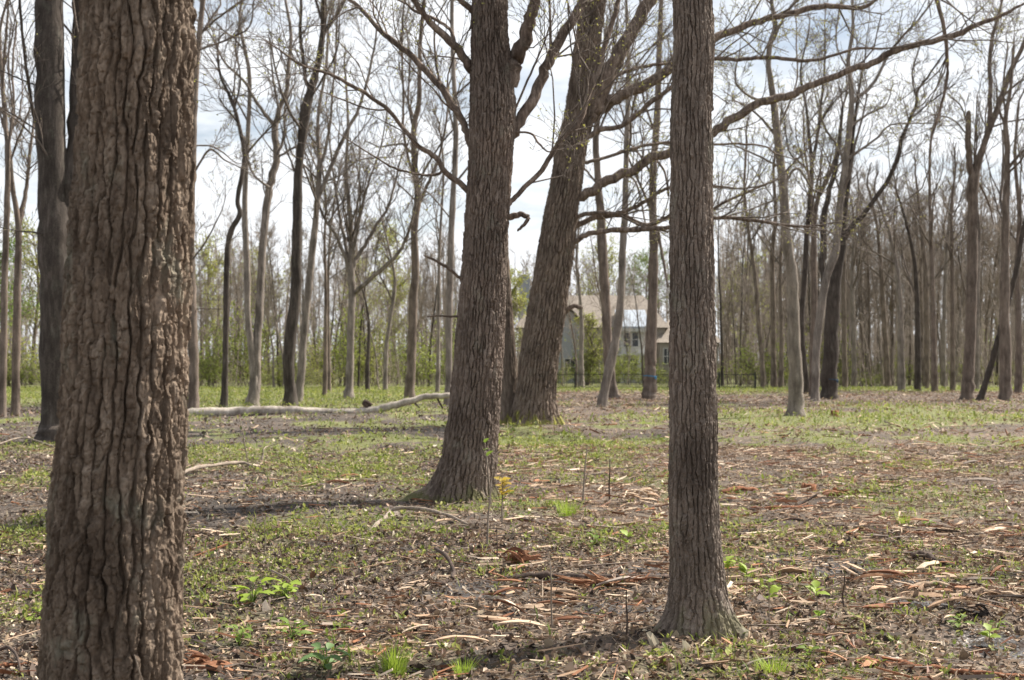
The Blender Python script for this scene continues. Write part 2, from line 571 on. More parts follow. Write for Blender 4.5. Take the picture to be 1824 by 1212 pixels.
gr = ramp(n, ng.outputs['Fac'], [(0.3, (0.065, 0.07, 0.022)), (0.55, (0.155, 0.17, 0.045)), (0.75, (0.27, 0.275, 0.085))])
gf = N(n, 'ShaderNodeMath', operation='MULTIPLY_ADD')
n.links.new(sp.outputs['Red'], gf.inputs[0])
gf.inputs[1].default_value = 1.15
n.links.new(ng.outputs['Fac'], gf.inputs[2])
gk = ramp(n, gf.outputs[0], [(0.98, (0, 0, 0)), (1.6, (0.8, 0.8, 0.8))])
sy_ = n.nodes.new('ShaderNodeSeparateXYZ')
n.links.new(geo.outputs['Position'], sy_.inputs[0])
fd = N(n, 'ShaderNodeMapRange')
for k_, v_ in (('From Min', 11.0), ('From Max', 32.0), ('To Min', 0.25), ('To Max', 1.0)):
    fd.inputs[k_].default_value = v_
n.links.new(sy_.outputs['Y'], fd.inputs['Value'])
gm_ = N(n, 'ShaderNodeMath', operation='MULTIPLY')
n.links.new(gk.outputs[0], gm_.inputs[0])
n.links.new(fd.outputs[0], gm_.inputs[1])
c = mixc(n, gm_.outputs[0], c, gr.outputs[0])
wm = N(n, 'ShaderNodeMath', operation='MULTIPLY_ADD')
n.links.new(n8.outputs['Fac'], wm.inputs[0])
wm.inputs[1].default_value = 0.9
n.links.new(sp.outputs['Green'], wm.inputs[2])
wk = ramp(n, wm.outputs[0], [(0.78, (0, 0, 0)), (1.15, (1, 1, 1))])
c = mixc(n, wk.outputs[0], c, (0.075, 0.066, 0.06))
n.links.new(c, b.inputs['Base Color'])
ro = ramp(n, wk.outputs[0], [(0.0, (0.95,) * 3), (1.0, (0.34,) * 3)])
n.links.new(ro.outputs[0], b.inputs['Roughness'])
bp = N(n, 'ShaderNodeBump', Strength=0.7, Distance=0.02)
n.links.new(vo.outputs['Distance'], bp.inputs['Height'])
n.links.new(bp.outputs[0], b.inputs['Normal'])
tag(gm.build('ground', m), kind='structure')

# puddles standing in the wheel-churned mud
pm, n, b, out = newmat('puddle_water')
b.inputs['Base Color'].default_value = (0.035, 0.03, 0.026, 1)
b.inputs['Roughness'].default_value = 0.08
v = objcoord(n, (1, 1, 1))
n1 = N(n, 'ShaderNodeTexNoise', Scale=14.0, Detail=3.0)
n.links.new(v, n1.inputs['Vector'])
bp = N(n, 'ShaderNodeBump', Strength=0.12, Distance=0.01)
n.links.new(n1.outputs['Fac'], bp.inputs['Height'])
n.links.new(bp.outputs[0], b.inputs['Normal'])
rnd = random.Random(4)
for (a_, b_, c_, d_) in [(1350, 945, 62, 5), (1545, 1026, 88, 7), (1668, 1077, 52, 6), (1795, 1150, 50, 13)]:
    g0, g1, g2 = atG(a_, b_), atG(a_, b_ - d_), atG(a_, b_ + d_)
    rx, ry = c_ / F * g0[1], (g1[1] - g2[1]) / 2
    k = 40
    th = np.arange(k) * 2 * math.pi / k
    rr = 1 + 0.25 * np.sin(th * 3 + rnd.random() * 6) + 0.15 * np.sin(th * 7 + rnd.random() * 6)
    P = np.stack([g0[0] + rx * rr * np.cos(th), (g1[1] + g2[1]) / 2 + ry * rr * np.sin(th)], -1)
    zz = float(np.mean(gz(P[:, 0], P[:, 1]))) + 0.003
    pb = MB()
    pb.add(np.vstack([np.c_[P, np.full(k, zz)], [[g0[0], (g1[1] + g2[1]) / 2, zz]]]), None, [(i, (i + 1) % k, k) for i in range(k)])
    tag(pb.build('puddle', pm), kind='structure')


# ------------------------------------------------------------------ bark relief as geometry
def bark_height(a, bb, na, seed, jit=0.85, hcr=0.45, edge=0.34):
    ia, ib = np.floor(a), np.floor(bb)
    F1 = np.full(a.shape, 9.0)
    F2 = np.full(a.shape, 9.0)
    x1 = np.zeros(a.shape); y1 = np.zeros(a.shape); x2 = np.zeros(a.shape); y2 = np.zeros(a.shape); idv = np.zeros(a.shape); idt = np.zeros(a.shape)
    for di in (-1, 0, 1):
        for dj in (-1, 0, 1):
            ci, cj = ia + di, ib + dj
            wi = np.mod(ci, na)
            dx = ci + .5 + jit * .7 * (hsh(wi, cj, seed) - .5) - a
            dy = cj + .5 + jit * (hsh(wi, cj, seed + 1) - .5) + 0.5 * (np.mod(wi, 2)) - 0.25 - bb
            d = np.sqrt(dx * dx + dy * dy)
            n1 = d < F1
            n2 = (~n1) & (d < F2)
            F2 = np.where(n1, F1, np.where(n2, d, F2))
            x2 = np.where(n1, x1, np.where(n2, dx, x2)); y2 = np.where(n1, y1, np.where(n2, dy, y2))
            F1 = np.where(n1, d, F1)
            x1 = np.where(n1, dx, x1); y1 = np.where(n1, dy, y1)
            idv = np.where(n1, hsh(wi, cj, seed + 2), idv)
            idt = np.where(n1, hsh(wi, cj, seed + 4), idt)
    e = F2 - F1
    ax, ay = np.abs(x1 - x2), np.abs(y1 - y2)
    wv = ax / (ax + 0.9 * ay + 1e-6)
    dep = hcr + (1 - hcr) * sstep(0.25, 0.6, wv)
    til = ((idt - .5) * x1 * 1.3 + (np.modf(idt * 17.3)[0] - .5) * y1 * 1.3)
    return 1 - dep * (1 - np.clip((e - edge * .3) / (edge * .45), 0, 1)), idv, til


def bark_trunk(mb, P, zs, nth, cw, ch, depth, lobes, seed, hcr=.25, flake=.15):
    """P rows (x, y, z, r): centre line; relief is carved radially"""
    zs = np.asarray(zs)
    D = spline(P, 200)
    o = np.argsort(D[:, 2])
    D = D[o]
    cx, cy, r = (np.interp(zs, D[:, 2], D[:, k]) for k in (0, 1, 3))
    th = math.pi / 2 + np.arange(nth) * 2 * math.pi / nth
    T, ZZ = np.meshgrid(th, zs)
    R = np.repeat(r[:, None], nth, 1)
    z0 = zs[0]
    for (ang, amp, h, w) in lobes:
        dd = np.angle(np.exp(1j * (T - ang)))
        R = R + amp * np.exp(-(dd / w) ** 2) * np.exp(-np.maximum(ZZ - 0.0, -.05) / h)
    R = R * (1 + 0.03 * (fbm(T * 1.5, ZZ * 1.1, seed) - .5) + 0.02 * np.sin(2 * T + ZZ))
    rm = float(np.median(r[zs < 5])) if (zs < 5).any() else float(np.median(r))
    na = max(6, int(round(2 * math.pi * rm / cw)))
    A = (T - math.pi / 2) / (2 * math.pi) * na
    wa = 0.55 * (fbm(A * .5, ZZ / ch * .9, seed + 5, 3) - .5) + .4 * (vnoise(A * 2, ZZ / ch * 4, seed + 8) - .5)
    wb = 0.9 * (fbm(A * .7, ZZ / ch * 1.5, seed + 6, 3) - .5)
    hh, idv, t1_ = bark_height(A + wa, ZZ / ch + wb, na, seed, hcr=hcr)
    h2, id2, t2_ = bark_height(A * 2 + wa * 1.5 + .8 * (vnoise(A * 3, ZZ / ch * 8, seed + 3) - .5), ZZ / ch * 4.5 + wb * 2, na * 2, seed + 20, hcr=.8, edge=.3)
    fib = vnoise(A * 5, ZZ / ch * 3, seed + 7)
    fine = vnoise(A * 9, ZZ / ch * 14, seed + 9)
    disp = depth * (hh - 0.75 + (0.45 * (idv - .5) + .8 * t1_) * sstep(.3, .9, hh) + flake * ((h2 - 1) * .6 + .8 * (id2 - .5) + 1.6 * t2_) * sstep(.4, .9, hh) + 0.2 * (fib - .5) + 0.2 * (fine - .5))
    R = R + disp
    V = np.stack([cx[:, None] + R * np.cos(T), cy[:, None] + R * np.sin(T), ZZ], -1)
    k = np.arange(nth)
    k2 = (k + 1) % nth
    base = (np.arange(len(zs) - 1) * nth)[:, None]
    mb.add(V, np.stack([base + k, base + k2, base + nth + k2, base + nth + k], -1).reshape(-1, 4))


# ------------------------------------------------------------------ tree growing
def unit(v):
    return v / (np.linalg.norm(v) + 1e-9)


def turn(d, ang, rng):
    a = rng.gauss(0, 1), rng.gauss(0, 1), rng.gauss(0, 1)
    p = unit(np.cross(d, np.array(a)))
    return unit(d * math.cos(ang) + p * math.sin(ang))


def bud(lb, p, s, rng):
    a = np.array([rng.gauss(0, 1) for _ in range(3)])
    u = unit(a)
    w = unit(np.cross(u, [rng.gauss(0, 1), rng.gauss(0, 1), rng.gauss(0, 1)]))
    lb.add([p, p + u * s * .5 + w * s * .3, p + u * s, p + u * s * .5 - w * s * .3], [(0, 1, 2, 3)])


def grow(mb, p, d, L, r, lvl, rng, up=0.12, gn=0.22, lb=None, lp=0.0, ls=0.05, nk=(3, 5), rmin=0.004):
    n = 5 if lvl >= 2 else 4
    pts = [p]
    ds = []
    dd = d
    st = L / (n - 1)
    for i in range(n - 1):
        dd = unit(dd + np.array([rng.gauss(0, gn), rng.gauss(0, gn), rng.gauss(0, gn) + up]))
        ds.append(dd)
        pts.append(pts[-1] + dd * st)
    rad = np.maximum(np.linspace(r, r * (0.45 if lvl else 0.3), n), rmin)
    mb.tube(pts, rad, 5 if r > 0.035 else (4 if r > 0.015 else 3))
    if lvl > 0:
        for k in range(rng.randint(*nk) + (1 if lvl > 1 else 0)):
            t = rng.uniform(0.22, 0.97) * (n - 1)
            i = min(int(t), n - 2)
            q = pts[i] + (pts[i + 1] - pts[i]) * (t - i)
            grow(mb, q, turn(ds[i], rng.uniform(.45, .95), rng), L * rng.uniform(.38, .66), max(rad[i] * rng.uniform(.42, .6), rmin), lvl - 1, rng, up, gn, lb, lp, ls, nk, rmin)
    if lb is not None:
        for k in range(4 if lvl == 0 else 2):
            if rng.random() < lp:
                bud(lb, pts[rng.randint(1, n - 1)], ls * rng.uniform(.6, 1.4), rng)
    return pts[-1], dd


def tree(name, label, Y, trunk, branches=(), mat='bark_grey', limb=None, top=19.0, twigs=1.0, auto=6, group=None, buds=0.15, seed=1,
         sides=12, bark=None, lobes=(), up=0.14, budmat='bud', cat='tree', twig_from=0.45, lvl=2, wig=0.0):
    """trunk: photo points (px, py, width px) from the ground up at distance Y; branches: (points, depth slope)"""
    rng = random.Random(seed)
    limb = limb or mat
    P = [np.append(atY(a, b_, Y), w / 2 * Y / F) for (a, b_, w) in trunk]
    g = float(gz(P[0][0], Y))
    base = np.array([P[0][0], Y, g])
    P[0][2] = g - 0.08
    root = thing(name, label, cat, base, group)
    P = np.array(P)
    hmax = P[-1][2]
    d = unit(P[-1][:3] - P[-2][:3])
    r_end = P[-1][3]
    tw, lb = MB(), MB()
    rmin = max(0.003, 0.00014 * Y)
    if top > hmax + 0.5:                             # the part of the trunk above the frame
        h, q, dd, r = hmax, P[-1][:3], d, r_end
        ext = []
        k = max(4, int((top - hmax) / 1.5))
        for i in range(k):
            dd = unit(dd + np.array([rng.gauss(0, .08), rng.gauss(0, .08), .12]))
            q = q + dd * (top - hmax) / k
            r = max(r_end * (1 - (i + 1) / k) ** .8, 0.02)
            ext.append(np.append(q, r))
        P = np.vstack([P, ext])
    tm = MB()
    if bark:
        bark_trunk(tm, P, bark['zs'] + 0.0, bark['n'], bark['cw'], bark['ch'], bark['depth'], lobes, seed, bark['hcr'], bark['flake'])
        S = spline(P, 80)
    else:
        S = spline(P, 60)
        S[1:-1, :2] += np.array([[rng.gauss(0, 1), rng.gauss(0, 1)] for _ in range(58)]) * (S[1:-1, 3:4] * .05)
        S[:, 3] *= 1 + 0.05 * np.array([rng.gauss(0, 1) for _ in range(60)])
        S[0, 3] *= 1.12
        th_w = S[:, 3]
        tm.tube(S[:, :3], th_w, sides)
    tm.build('trunk', M_[mat], root, smooth=not (bark and bark.get('crisp')))
    for br in branches:
        pts, slope = br[0], br[1]
        first = atY(pts[0][0], pts[0][1], Y)
        w0 = [(a, b_, w) for (a, b_, w) in pts]
        Q, y, prev = [], Y, first
        for (a, b_, w) in w0:
            q = atY(a, b_, y)
            y = y + slope * np.linalg.norm(q - prev)
            q = atY(a, b_, y)
            prev = q
            Q.append(np.append(q, max(w / 2 * y / F, rmin)))
        B = spline(Q, max(8, len(Q) * 4))
        B[1:, :3] += np.array([[rng.gauss(0, 1) for _ in range(3)] for _ in range(len(B) - 1)]) * B[1:, 3:4] * 0.17
        bm = MB()
        ee = B[-1].copy()
        ee[:3] += unit(B[-1, :3] - B[-2, :3]) * B[-1, 3] * .8
        ee[3] *= .3
        BB = np.vstack([B, ee])
        bm.tube(BB[:, :3], BB[:, 3], 9 if B[0, 3] > .05 else 6)
        bm.build('branch', M_[limb], root)
        if len(br) > 2 and br[2] == 'bare':
            continue
        Lb = np.sum(np.linalg.norm(np.diff(B[:, :3], axis=0), axis=1))
        nt_ = int(twigs * min(16, 3 + Lb * 2.2))
        for k in range(nt_):
            i = rng.randint(int(len(B) * .2), len(B) - 2)
            dd = unit(B[i + 1, :3] - B[i, :3])
            L = rng.uniform(.5, 1.3) * min(1.8, 0.35 + Lb * .3)
            grow(tw, B[i, :3], turn(dd, rng.uniform(.4, 1.0), rng), L, max(min(B[i, 3] * .45, L * .014), rmin), min(lvl, 1 if L < .6 else 2), rng, up * .8, .2, lb, buds, .018 + Y * .0006, (2, 4), rmin)
        dd = unit(B[-1, :3] - B[-2, :3])
        grow(tw, B[-1, :3], dd, min(2.2, .4 + Lb * .3), B[-1, 3] * .9, lvl, rng, up, .2, lb, buds, .018 + Y * .0006, (2, 4), rmin)
    # limbs and twigs above
    z0 = base[2] + (P[-1][2] - base[2]) * twig_from
    hi = [i for i in range(len(S)) if S[i, 2] > z0]
    for k in range(auto):
        i = hi[int(rng.random() * (len(hi) - 1))]
        dd = unit(S[min(i + 1, len(S) - 1), :3] - S[i - 1, :3])
        f = 1 - (S[i, 2] - z0) / (P[-1][2] - z0 + 1e-6)
        L = (1.2 + 3.2 * f) * rng.uniform(.7, 1.2)
        grow(tw, S[i, :3], turn(dd, rng.uniform(.5, .95), rng), L, max(min(S[i, 3] * .5, L * .016), rmin), 3 if lvl > 2 else 2, rng, up, .17, lb, buds, .018 + Y * .0006, (3, 4), rmin)
    grow(tw, S[-1, :3], unit(S[-1, :3] - S[-2, :3]), 1.6, max(S[-1, 3], rmin), 2, rng, up, .17, lb, buds, .05, (3, 4), rmin)
    if tw.n:
        cr = tw.build('crown', M_['twig'], root)
        if lb.n:
            lb.build('bud_leaves', M_[budmat], cr, origin=tuple(base), smooth=False)
    return root


# ------------------------------------------------------------------ the four near trees
def zrows(lo, hi, step, top, far=0.5):
    a = list(np.arange(lo, hi, step))
    s = step
    while a[-1] < top - .3:
        s = min(s * 1.15, far)
        a.append(min(a[-1] + s, top))
    return np.array(a)


g1 = [(196, 1390, 245), (198, 1212, 234), (210, 900, 222), (221, 700, 208), (228, 500, 207), (239, 300, 198), (243, 150, 193), (245, 0, 190)]
tree('oak_tree', 'massive foreground trunk with deeply furrowed plated brown bark at the left', 5.0, g1, (), 'bark_plate', top=15, twigs=.5, auto=7, seed=11,
     bark=dict(crisp=1, zs=zrows(-0.08, 3.05, 0.006, 15), n=350, cw=0.041, ch=0.20, depth=0.024, hcr=.35, flake=.32), lobes=[(math.pi * 1.2, .04, .2, .5), (-.3, .04, .2, .5)], twig_from=.5, buds=.05)

gF = [(1243, 1128, 118), (1246, 1110, 106), (1244, 1060, 98), (1241, 1000, 92), (1236, 900, 86), (1234, 700, 80), (1232, 400, 73), (1232, 200, 70), (1233, 0, 69)]
YF = atG(1243, 1135)[1] + 0.1
tree('maple_tree', 'slender straight foreground trunk with flared mossy foot standing right of centre', YF, gF, (), 'bark_ridge', top=15, auto=8, seed=12,
     bark=dict(crisp=1, zs=zrows(-0.08, 4.0, 0.0095, 15), n=190, cw=0.026, ch=0.15, depth=0.017, hcr=.3, flake=.25),
     lobes=[(math.pi * 1.06, .15, .10, .38), (-.15, .15, .09, .32), (-.9, .06, .12, .35), (math.pi * 1.4, .05, .12, .4), (math.pi / 2, .08, .1, .5)], twig_from=.5, buds=.05)

gM = [(828, 893, 100), (829, 870, 98), (834, 830, 98), (838, 796, 92), (848, 692, 86), (856, 588, 83), (862, 484, 78), (868, 380, 76), (873, 300, 76), (877, 230, 82), (877, 170, 80), (874, 100, 70), (872, 40, 64), (872, 0, 62)]
YM = 17.0
bM = [
    ([(905, 150, 36), (918, 105, 30), (935, 66, 25), (946, 26, 22), (958, -15, 20), (975, -70, 15)], -.1),
    ([(900, 250, 20), (917, 231, 20), (945, 185, 20), (968, 132, 19), (985, 96, 19), (1024, 26, 17), (1040, 0, 16), (1070, -60, 12)], .3),
    ([(845, 130, 16), (835, 119, 16), (815, 86, 15), (782, 56, 13), (756, 26, 11), (736, 0, 10), (700, -40, 7)], -.3),
    ([(812, 82, 7), (803, 55, 6), (778, 36, 6), (739, 20, 5), (722, 6, 4), (690, -8, 3)], .2),
    ([(848, 25, 14), (838, 16, 13), (815, -4, 11), (780, -40, 7)], -.4),
    ([(846, 270, 15), (836, 251, 14), (825, 218, 13), (802, 178, 13), (775, 145, 12), (733, 99, 11), (693, 69, 10), (667, 43, 8), (637, 10, 7), (617, -4, 6), (560, -60, 4)], .15),
    ([(818, 205, 5), (789, 182, 4), (775, 162, 3), (742, 130, 3), (700, 82, 2)], -.4),
    ([(848, 352, 12), (835, 340, 12), (792, 304, 11), (772, 277, 10), (746, 261, 9), (723, 234, 8), (693, 198, 8), (653, 168, 7), (624, 152, 7), (594, 135, 6), (564, 125, 5), (535, 115, 5), (515, 102, 4), (495, 87, 3), (470, 72, 2)], -.25),
    ([(789, 303, 5), (775, 312, 5), (742, 310, 4), (703, 300, 4), (670, 281, 3), (607, 241, 2)], .2),
    ([(690, 196, 4), (668, 196, 3), (636, 188, 3), (570, 162, 2)], .3),
    ([(832, 502, 7), (821, 496, 6), (802, 481, 6), (781, 467, 5), (755, 455, 3)], -.4, 'bare'),
    ([(820, 564, 4), (800, 564, 4), (785, 563, 3), (762, 564, 3)], -.2, 'bare'),
    ([(898, 391, 14), (914, 385, 12), (929, 383, 10), (941, 389, 8), (932, 402, 6), (922, 411, 4)], -.2, 'bare'),
    ([(903, 366, 10), (915, 355, 9), (938, 330, 9), (965, 304, 9), (988, 267, 9), (1004, 244, 9), (1031, 218, 9), (1051, 162, 10), (1067, 116, 10), (1090, 43, 9), (1103, -5, 8), (1120, -60, 5)], .25),
    ([(915, 236, 4), (945, 238, 4), (958, 254, 4), (975, 270, 3), (988, 268, 2)], -.3),
    ([(915, 200, 4), (945, 132, 4), (968, 80, 3), (978, 50, 3)], .2),
]
tree('oak_tree', 'thick dark grey trunk with many bare limbs rising in the middle of the clearing', YM, gM, bM, 'bark_oak', 'bark_limb', top=17, auto=7, seed=13,
     bark=dict(crisp=1, zs=zrows(-0.08, 5.9, 0.0145, 17), n=230, cw=0.042, ch=0.20, depth=0.034, hcr=.25, flake=.15),
     lobes=[(math.pi * 1.03, .50, .14, .30), (-.25, .10, .2, .4), (-1.2, .12, .18, .4), (math.pi * 1.35, .12, .2, .4), (math.pi / 2, .2, .2, .5)], twig_from=.6, buds=.5)

gN = [(950, 757, 84), (951, 735, 78), (953, 709, 69), (958, 657, 67), (968, 588, 68), (979, 519, 66), (990, 449, 65), (999, 380, 60), (1008, 330, 56), (1018, 264, 53), (1034, 198, 52), (1042, 132, 50), (1048, 66, 45), (1058, 0, 44), (1066, -60, 40)]
YN = atG(950, 757)[1] + 0.4
bN = [
    ([(1045, 215, 34), (1060, 185, 32), (1084, 132, 28), (1110, 83, 26), (1140, 33, 24), (1163, -5, 22), (1200, -70, 16)], .1),
    ([(1008, 372, 24), (1024, 356, 20), (1054, 340, 18), (1077, 323, 18), (1127, 304, 17), (1160, 281, 17), (1196, 272, 16), (1235, 254, 16), (1270, 236, 16), (1306, 211, 16), (1349, 185, 15), (1372, 178, 15), (1405, 172, 14), (1438, 155, 13), (1481, 139, 12), (1521, 122, 12), (1554, 112, 12), (1593, 91, 12), (1636, 79, 11), (1702, 63, 11), (1735, 46, 9), (1778, 31, 7), (1818, 10, 5)], -.12),
    ([(1050, 215, 24), (1067, 195, 22), (1084, 182, 22), (1110, 168, 21), (1143, 155, 20), (1169, 139, 19), (1196, 122, 17), (1235, 92, 16), (1270, 69, 15), (1306, 54, 13), (1355, 36, 12), (1398, 28, 11), (1454, 13, 11), (1497, 12, 9), (1534, 15, 8), (1557, 3, 6)], .12),
    ([(1028, 258, 11), (1044, 248, 10), (1067, 231, 10), (1097, 228, 9), (1127, 211, 9), (1160, 182, 9), (1193, 158, 8), (1235, 120, 8), (1270, 105, 8), (1322, 106, 7), (1365, 102, 7), (1405, 106, 7), (1451, 107, 6), (1491, 97, 5), (1527, 87, 5), (1570, 87, 4)], -.2),
    ([(1028, 293, 7), (1042, 290, 7), (1070, 284, 6), (1110, 271, 6), (1143, 261, 6), (1196, 254, 5), (1266, 257, 4), (1320, 257, 4), (1362, 261, 3), (1382, 274, 3)], .25),
    ([(1012, 390, 8), (1027, 386, 8), (1054, 380, 8), (1097, 380, 7), (1140, 366, 7), (1173, 343, 6), (1196, 335, 6), (1245, 330, 5), (1290, 333, 4)], -.3),
    ([(1012, 408, 10), (1029, 401, 10), (1057, 390, 10), (1102, 383, 10), (1126, 392, 9), (1147, 401, 9), (1171, 396, 8), (1196, 385, 8), (1250, 382, 6), (1300, 356, 5), (1385, 320, 4)], .1),
    ([(1012, 434, 11), (1028, 428, 10), (1040, 420, 10), (1067, 413, 9), (1109, 409, 9), (1161, 408, 9), (1196, 404, 8), (1235, 394, 8), (1269, 389, 7), (1309, 389, 7), (1361, 396, 6), (1396, 401, 5), (1438, 404, 5), (1462, 401, 3)], -.3),
    ([(1045, 158, 8), (1057, 153, 8), (1087, 142, 7), (1110, 129, 7), (1143, 120, 6), (1169, 115, 6), (1230, 108, 4)], .3),
    ([(992, 566, 9), (1005, 557, 9), (1019, 546, 8), (1036, 548, 7)], -.1, 'bare'),
    ([(1056, -20, 16), (1180, -130, 14), (1400, -170, 12), (1600, -130, 10), (1650, -60, 9), (1669, 0, 8), (1684, 66, 7), (1687, 132, 6), (1676, 191, 5), (1659, 248, 4), (1655, 300, 3)], -.05),
]
nt1 = tree('oak_tree', 'large leaning old trunk with moss on its roots, behind the central trunk', YN, gN, bN, 'bark_old', 'bark_limb', top=20, auto=7, seed=14,
     bark=dict(crisp=1, zs=zrows(-0.1, 11.2, 0.034, 20), n=210, cw=0.085, ch=0.42, depth=0.06, hcr=.25, flake=.15),
     lobes=[(-.35, .28, .4, .35), (-1.5, .15, .35, .35), (math.pi * 1.15, .1, .5, .4), (math.pi * 1.35, .2, .3, .25), (-.9, .2, .3, .22)], twig_from=.6, buds=.8)
# its twin stem, joined at the foot
S2 = np.array([np.append(atY(a, b_, YN + .5), w / 2 * YN / F) for (a, b_, w) in [(908, 760, 52), (907, 730, 46), (904, 690, 40), (899, 620, 38), (894, 540, 36), (889, 440, 34), (883, 330, 31), (876, 200, 27), (868, 60, 22), (862, -60, 17)]])
S2[0, 2] = -.08
tb = MB()
bark_trunk(tb, S2, zrows(-.08, 10, .05, float(S2[-1, 2])), 120, .07, .32, .035, [(math.pi * 1.3, .2, .35, .35)], 15)
tb.build('second_stem', M_['bark_old'], nt1)

# ------------------------------------------------------------------ trees standing round the clearing
def gY(px, py):
    return float(atG(px, py)[1])


T = tree
T('twin_stem_tree', 'dark twin-stemmed trunk half hidden behind the massive furrowed foreground trunk', gY(90, 788) + .3,
  [(95, 792, 76), (97, 770, 64), (99, 740, 58), (101, 600, 58), (100, 470, 60), (96, 400, 56), (93, 300, 53), (90, 150, 52), (88, 0, 50)],
  [([(108, 420, 34), (122, 340, 34), (138, 240, 34), (148, 120, 34), (150, 0, 32), (155, -80, 28)], .1),
   ([(70, 232, 7), (62, 215, 6), (55, 180, 6), (42, 80, 5), (35, 0, 5), (30, -60, 4)], -.2),
   ([(72, 156, 3), (62, 152, 3), (40, 143, 3), (0, 125, 2)], -.3), ([(70, 232, 3), (60, 228, 3), (30, 208, 3), (-5, 188, 2)], .2),
   ([(112, 445, 4), (95, 425, 3), (65, 415, 3), (30, 411, 2), (-5, 404, 2)], -.6)],
  'bark_dark', top=20, auto=9, seed=21, buds=.1)
T('thin_tree', 'slim pale brown trunk at the very left edge of the picture', gY(5, 742), [(3, 742, 16), (6, 640, 13), (8, 500, 12), (12, 380, 11), (14, 290, 10), (8, 200, 8), (2, 120, 7)],
  [([(13, 270, 5), (25, 200, 4), (22, 120, 4), (30, 40, 3)], .2), ([(10, 240, 4), (-4, 190, 4), (-20, 140, 3)], .2)], 'bark_brown', top=15, auto=7, seed=22)
T('thin_tree', 'slim trunk forking in a narrow V beside the left picture edge', gY(28, 742), [(27, 742, 17), (29, 640, 14), (31, 520, 13), (33, 410, 12), (22, 330, 8), (18, 280, 8), (10, 220, 7), (5, 150, 6)],
  [([(33, 405, 10), (43, 355, 8), (50, 310, 6), (52, 285, 6), (60, 220, 4)], .2), ([(18, 290, 4), (35, 240, 4), (55, 190, 3)], -.2)], 'bark_brown', top=15, auto=6, seed=23)
T('slim_tree', 'slender trunk standing directly right of the massive furrowed foreground trunk', gY(343, 734), [(343, 735, 26), (345, 700, 20), (343, 600, 19), (339, 500, 19), (337, 400, 18), (341, 300, 16), (345, 200, 14), (351, 100, 11), (362, -5, 9)],
  [([(350, 66, 5), (385, 35, 4), (430, 2, 4), (470, -30, 3)], .2), ([(346, 98, 5), (356, 89, 4), (416, 66, 4), (445, 46, 3), (452, 0, 3), (455, -40, 2)], -.3),
   ([(338, 470, 3), (370, 425, 3), (395, 375, 2)], -.3), ([(340, 320, 4), (372, 268, 4), (400, 285, 3), (430, 300, 2)], .3), ([(342, 260, 3), (380, 262, 3), (420, 290, 2)], .1), ([(340, 552, 2), (360, 550, 2), (395, 551, 1.5)], -.2, 'bare')],
  'bark_brown', top=20, auto=7, seed=24)
T('slim_tree', 'thin crooked dark trunk with a kink, first one right of the slender trunk', gY(399, 726), [(398, 726, 16), (400, 690, 12), (402, 600, 10), (403, 520, 10), (405, 449, 10), (412, 411, 10), (427, 383, 9), (423, 356, 8), (432, 307, 8), (434, 265, 7), (416, 188, 6), (394, 139, 5), (388, 105, 4)],
  [([(436, 260, 4), (420, 215, 3), (400, 190, 3)], .2), ([(418, 195, 4), (428, 140, 3), (420, 80, 3), (432, 20, 2)], .2)], 'bark_dark', top=0, auto=5, seed=25, twig_from=.6)
T('twin_stem_tree', 'pale double trunk joined at the foot behind the left end of the log', gY(450, 723),
  [(449, 723, 30), (452, 700, 20), (452, 670, 14), (448, 623, 13), (441, 553, 12), (440, 467, 11), (436, 387, 10), (438, 300, 9), (442, 231, 8), (444, 132, 7), (427, 40, 5), (433, -10, 5)],
  [([(456, 700, 15), (458, 640, 15), (461, 553, 15), (466, 484, 14), (472, 389, 14), (482, 330, 14), (492, 284, 13), (490, 224, 12), (500, 190, 9), (510, 165, 8), (515, 106, 7), (518, 59, 6), (508, 0, 5), (500, -50, 4)], .1),
   ([(491, 226, 8), (478, 211, 7), (452, 175, 6), (435, 145, 5), (401, 112, 4), (380, 70, 3)], -.2),
   ([(495, 275, 5), (506, 240, 5), (508, 190, 4), (525, 150, 3)], .3), ([(480, 335, 5), (455, 315, 4), (440, 285, 4)], -.3), ([(496, 280, 4), (520, 265, 4), (545, 255, 3)], .2), ([(500, 214, 4), (488, 150, 4), (484, 110, 3)], .2)],
  'bark_grey', top=18, auto=6, seed=26)
T('slim_tree', 'dark swaying trunk with broken bark patches behind the fallen log', gY(519, 724),
  [(518, 724, 30), (516, 690, 21), (514, 640, 20), (519, 588, 20), (527, 519, 19), (528, 449, 19), (530, 380, 17), (531, 314, 15), (538, 248, 16), (544, 198, 18), (556, 155, 15), (566, 116, 12), (576, 50, 11), (577, 0, 10), (583, -60, 8)],
  [([(552, 160, 8), (544, 139, 7), (539, 99, 7), (535, 59, 6), (536, 0, 5), (530, -60, 4)], -.2), ([(576, 62, 8), (579, 56, 8), (600, 26, 7), (614, 0, 6), (635, -50, 4)], .2), ([(576, 45, 5), (568, 20, 5), (560, -10, 4)], .2),
   ([(531, 320, 4), (510, 265, 3), (500, 220, 2)], .2), ([(545, 190, 4), (575, 140, 4), (600, 90, 3), (605, 40, 2)], -.3)],
  'bark_dark', top=20, auto=6, seed=27)
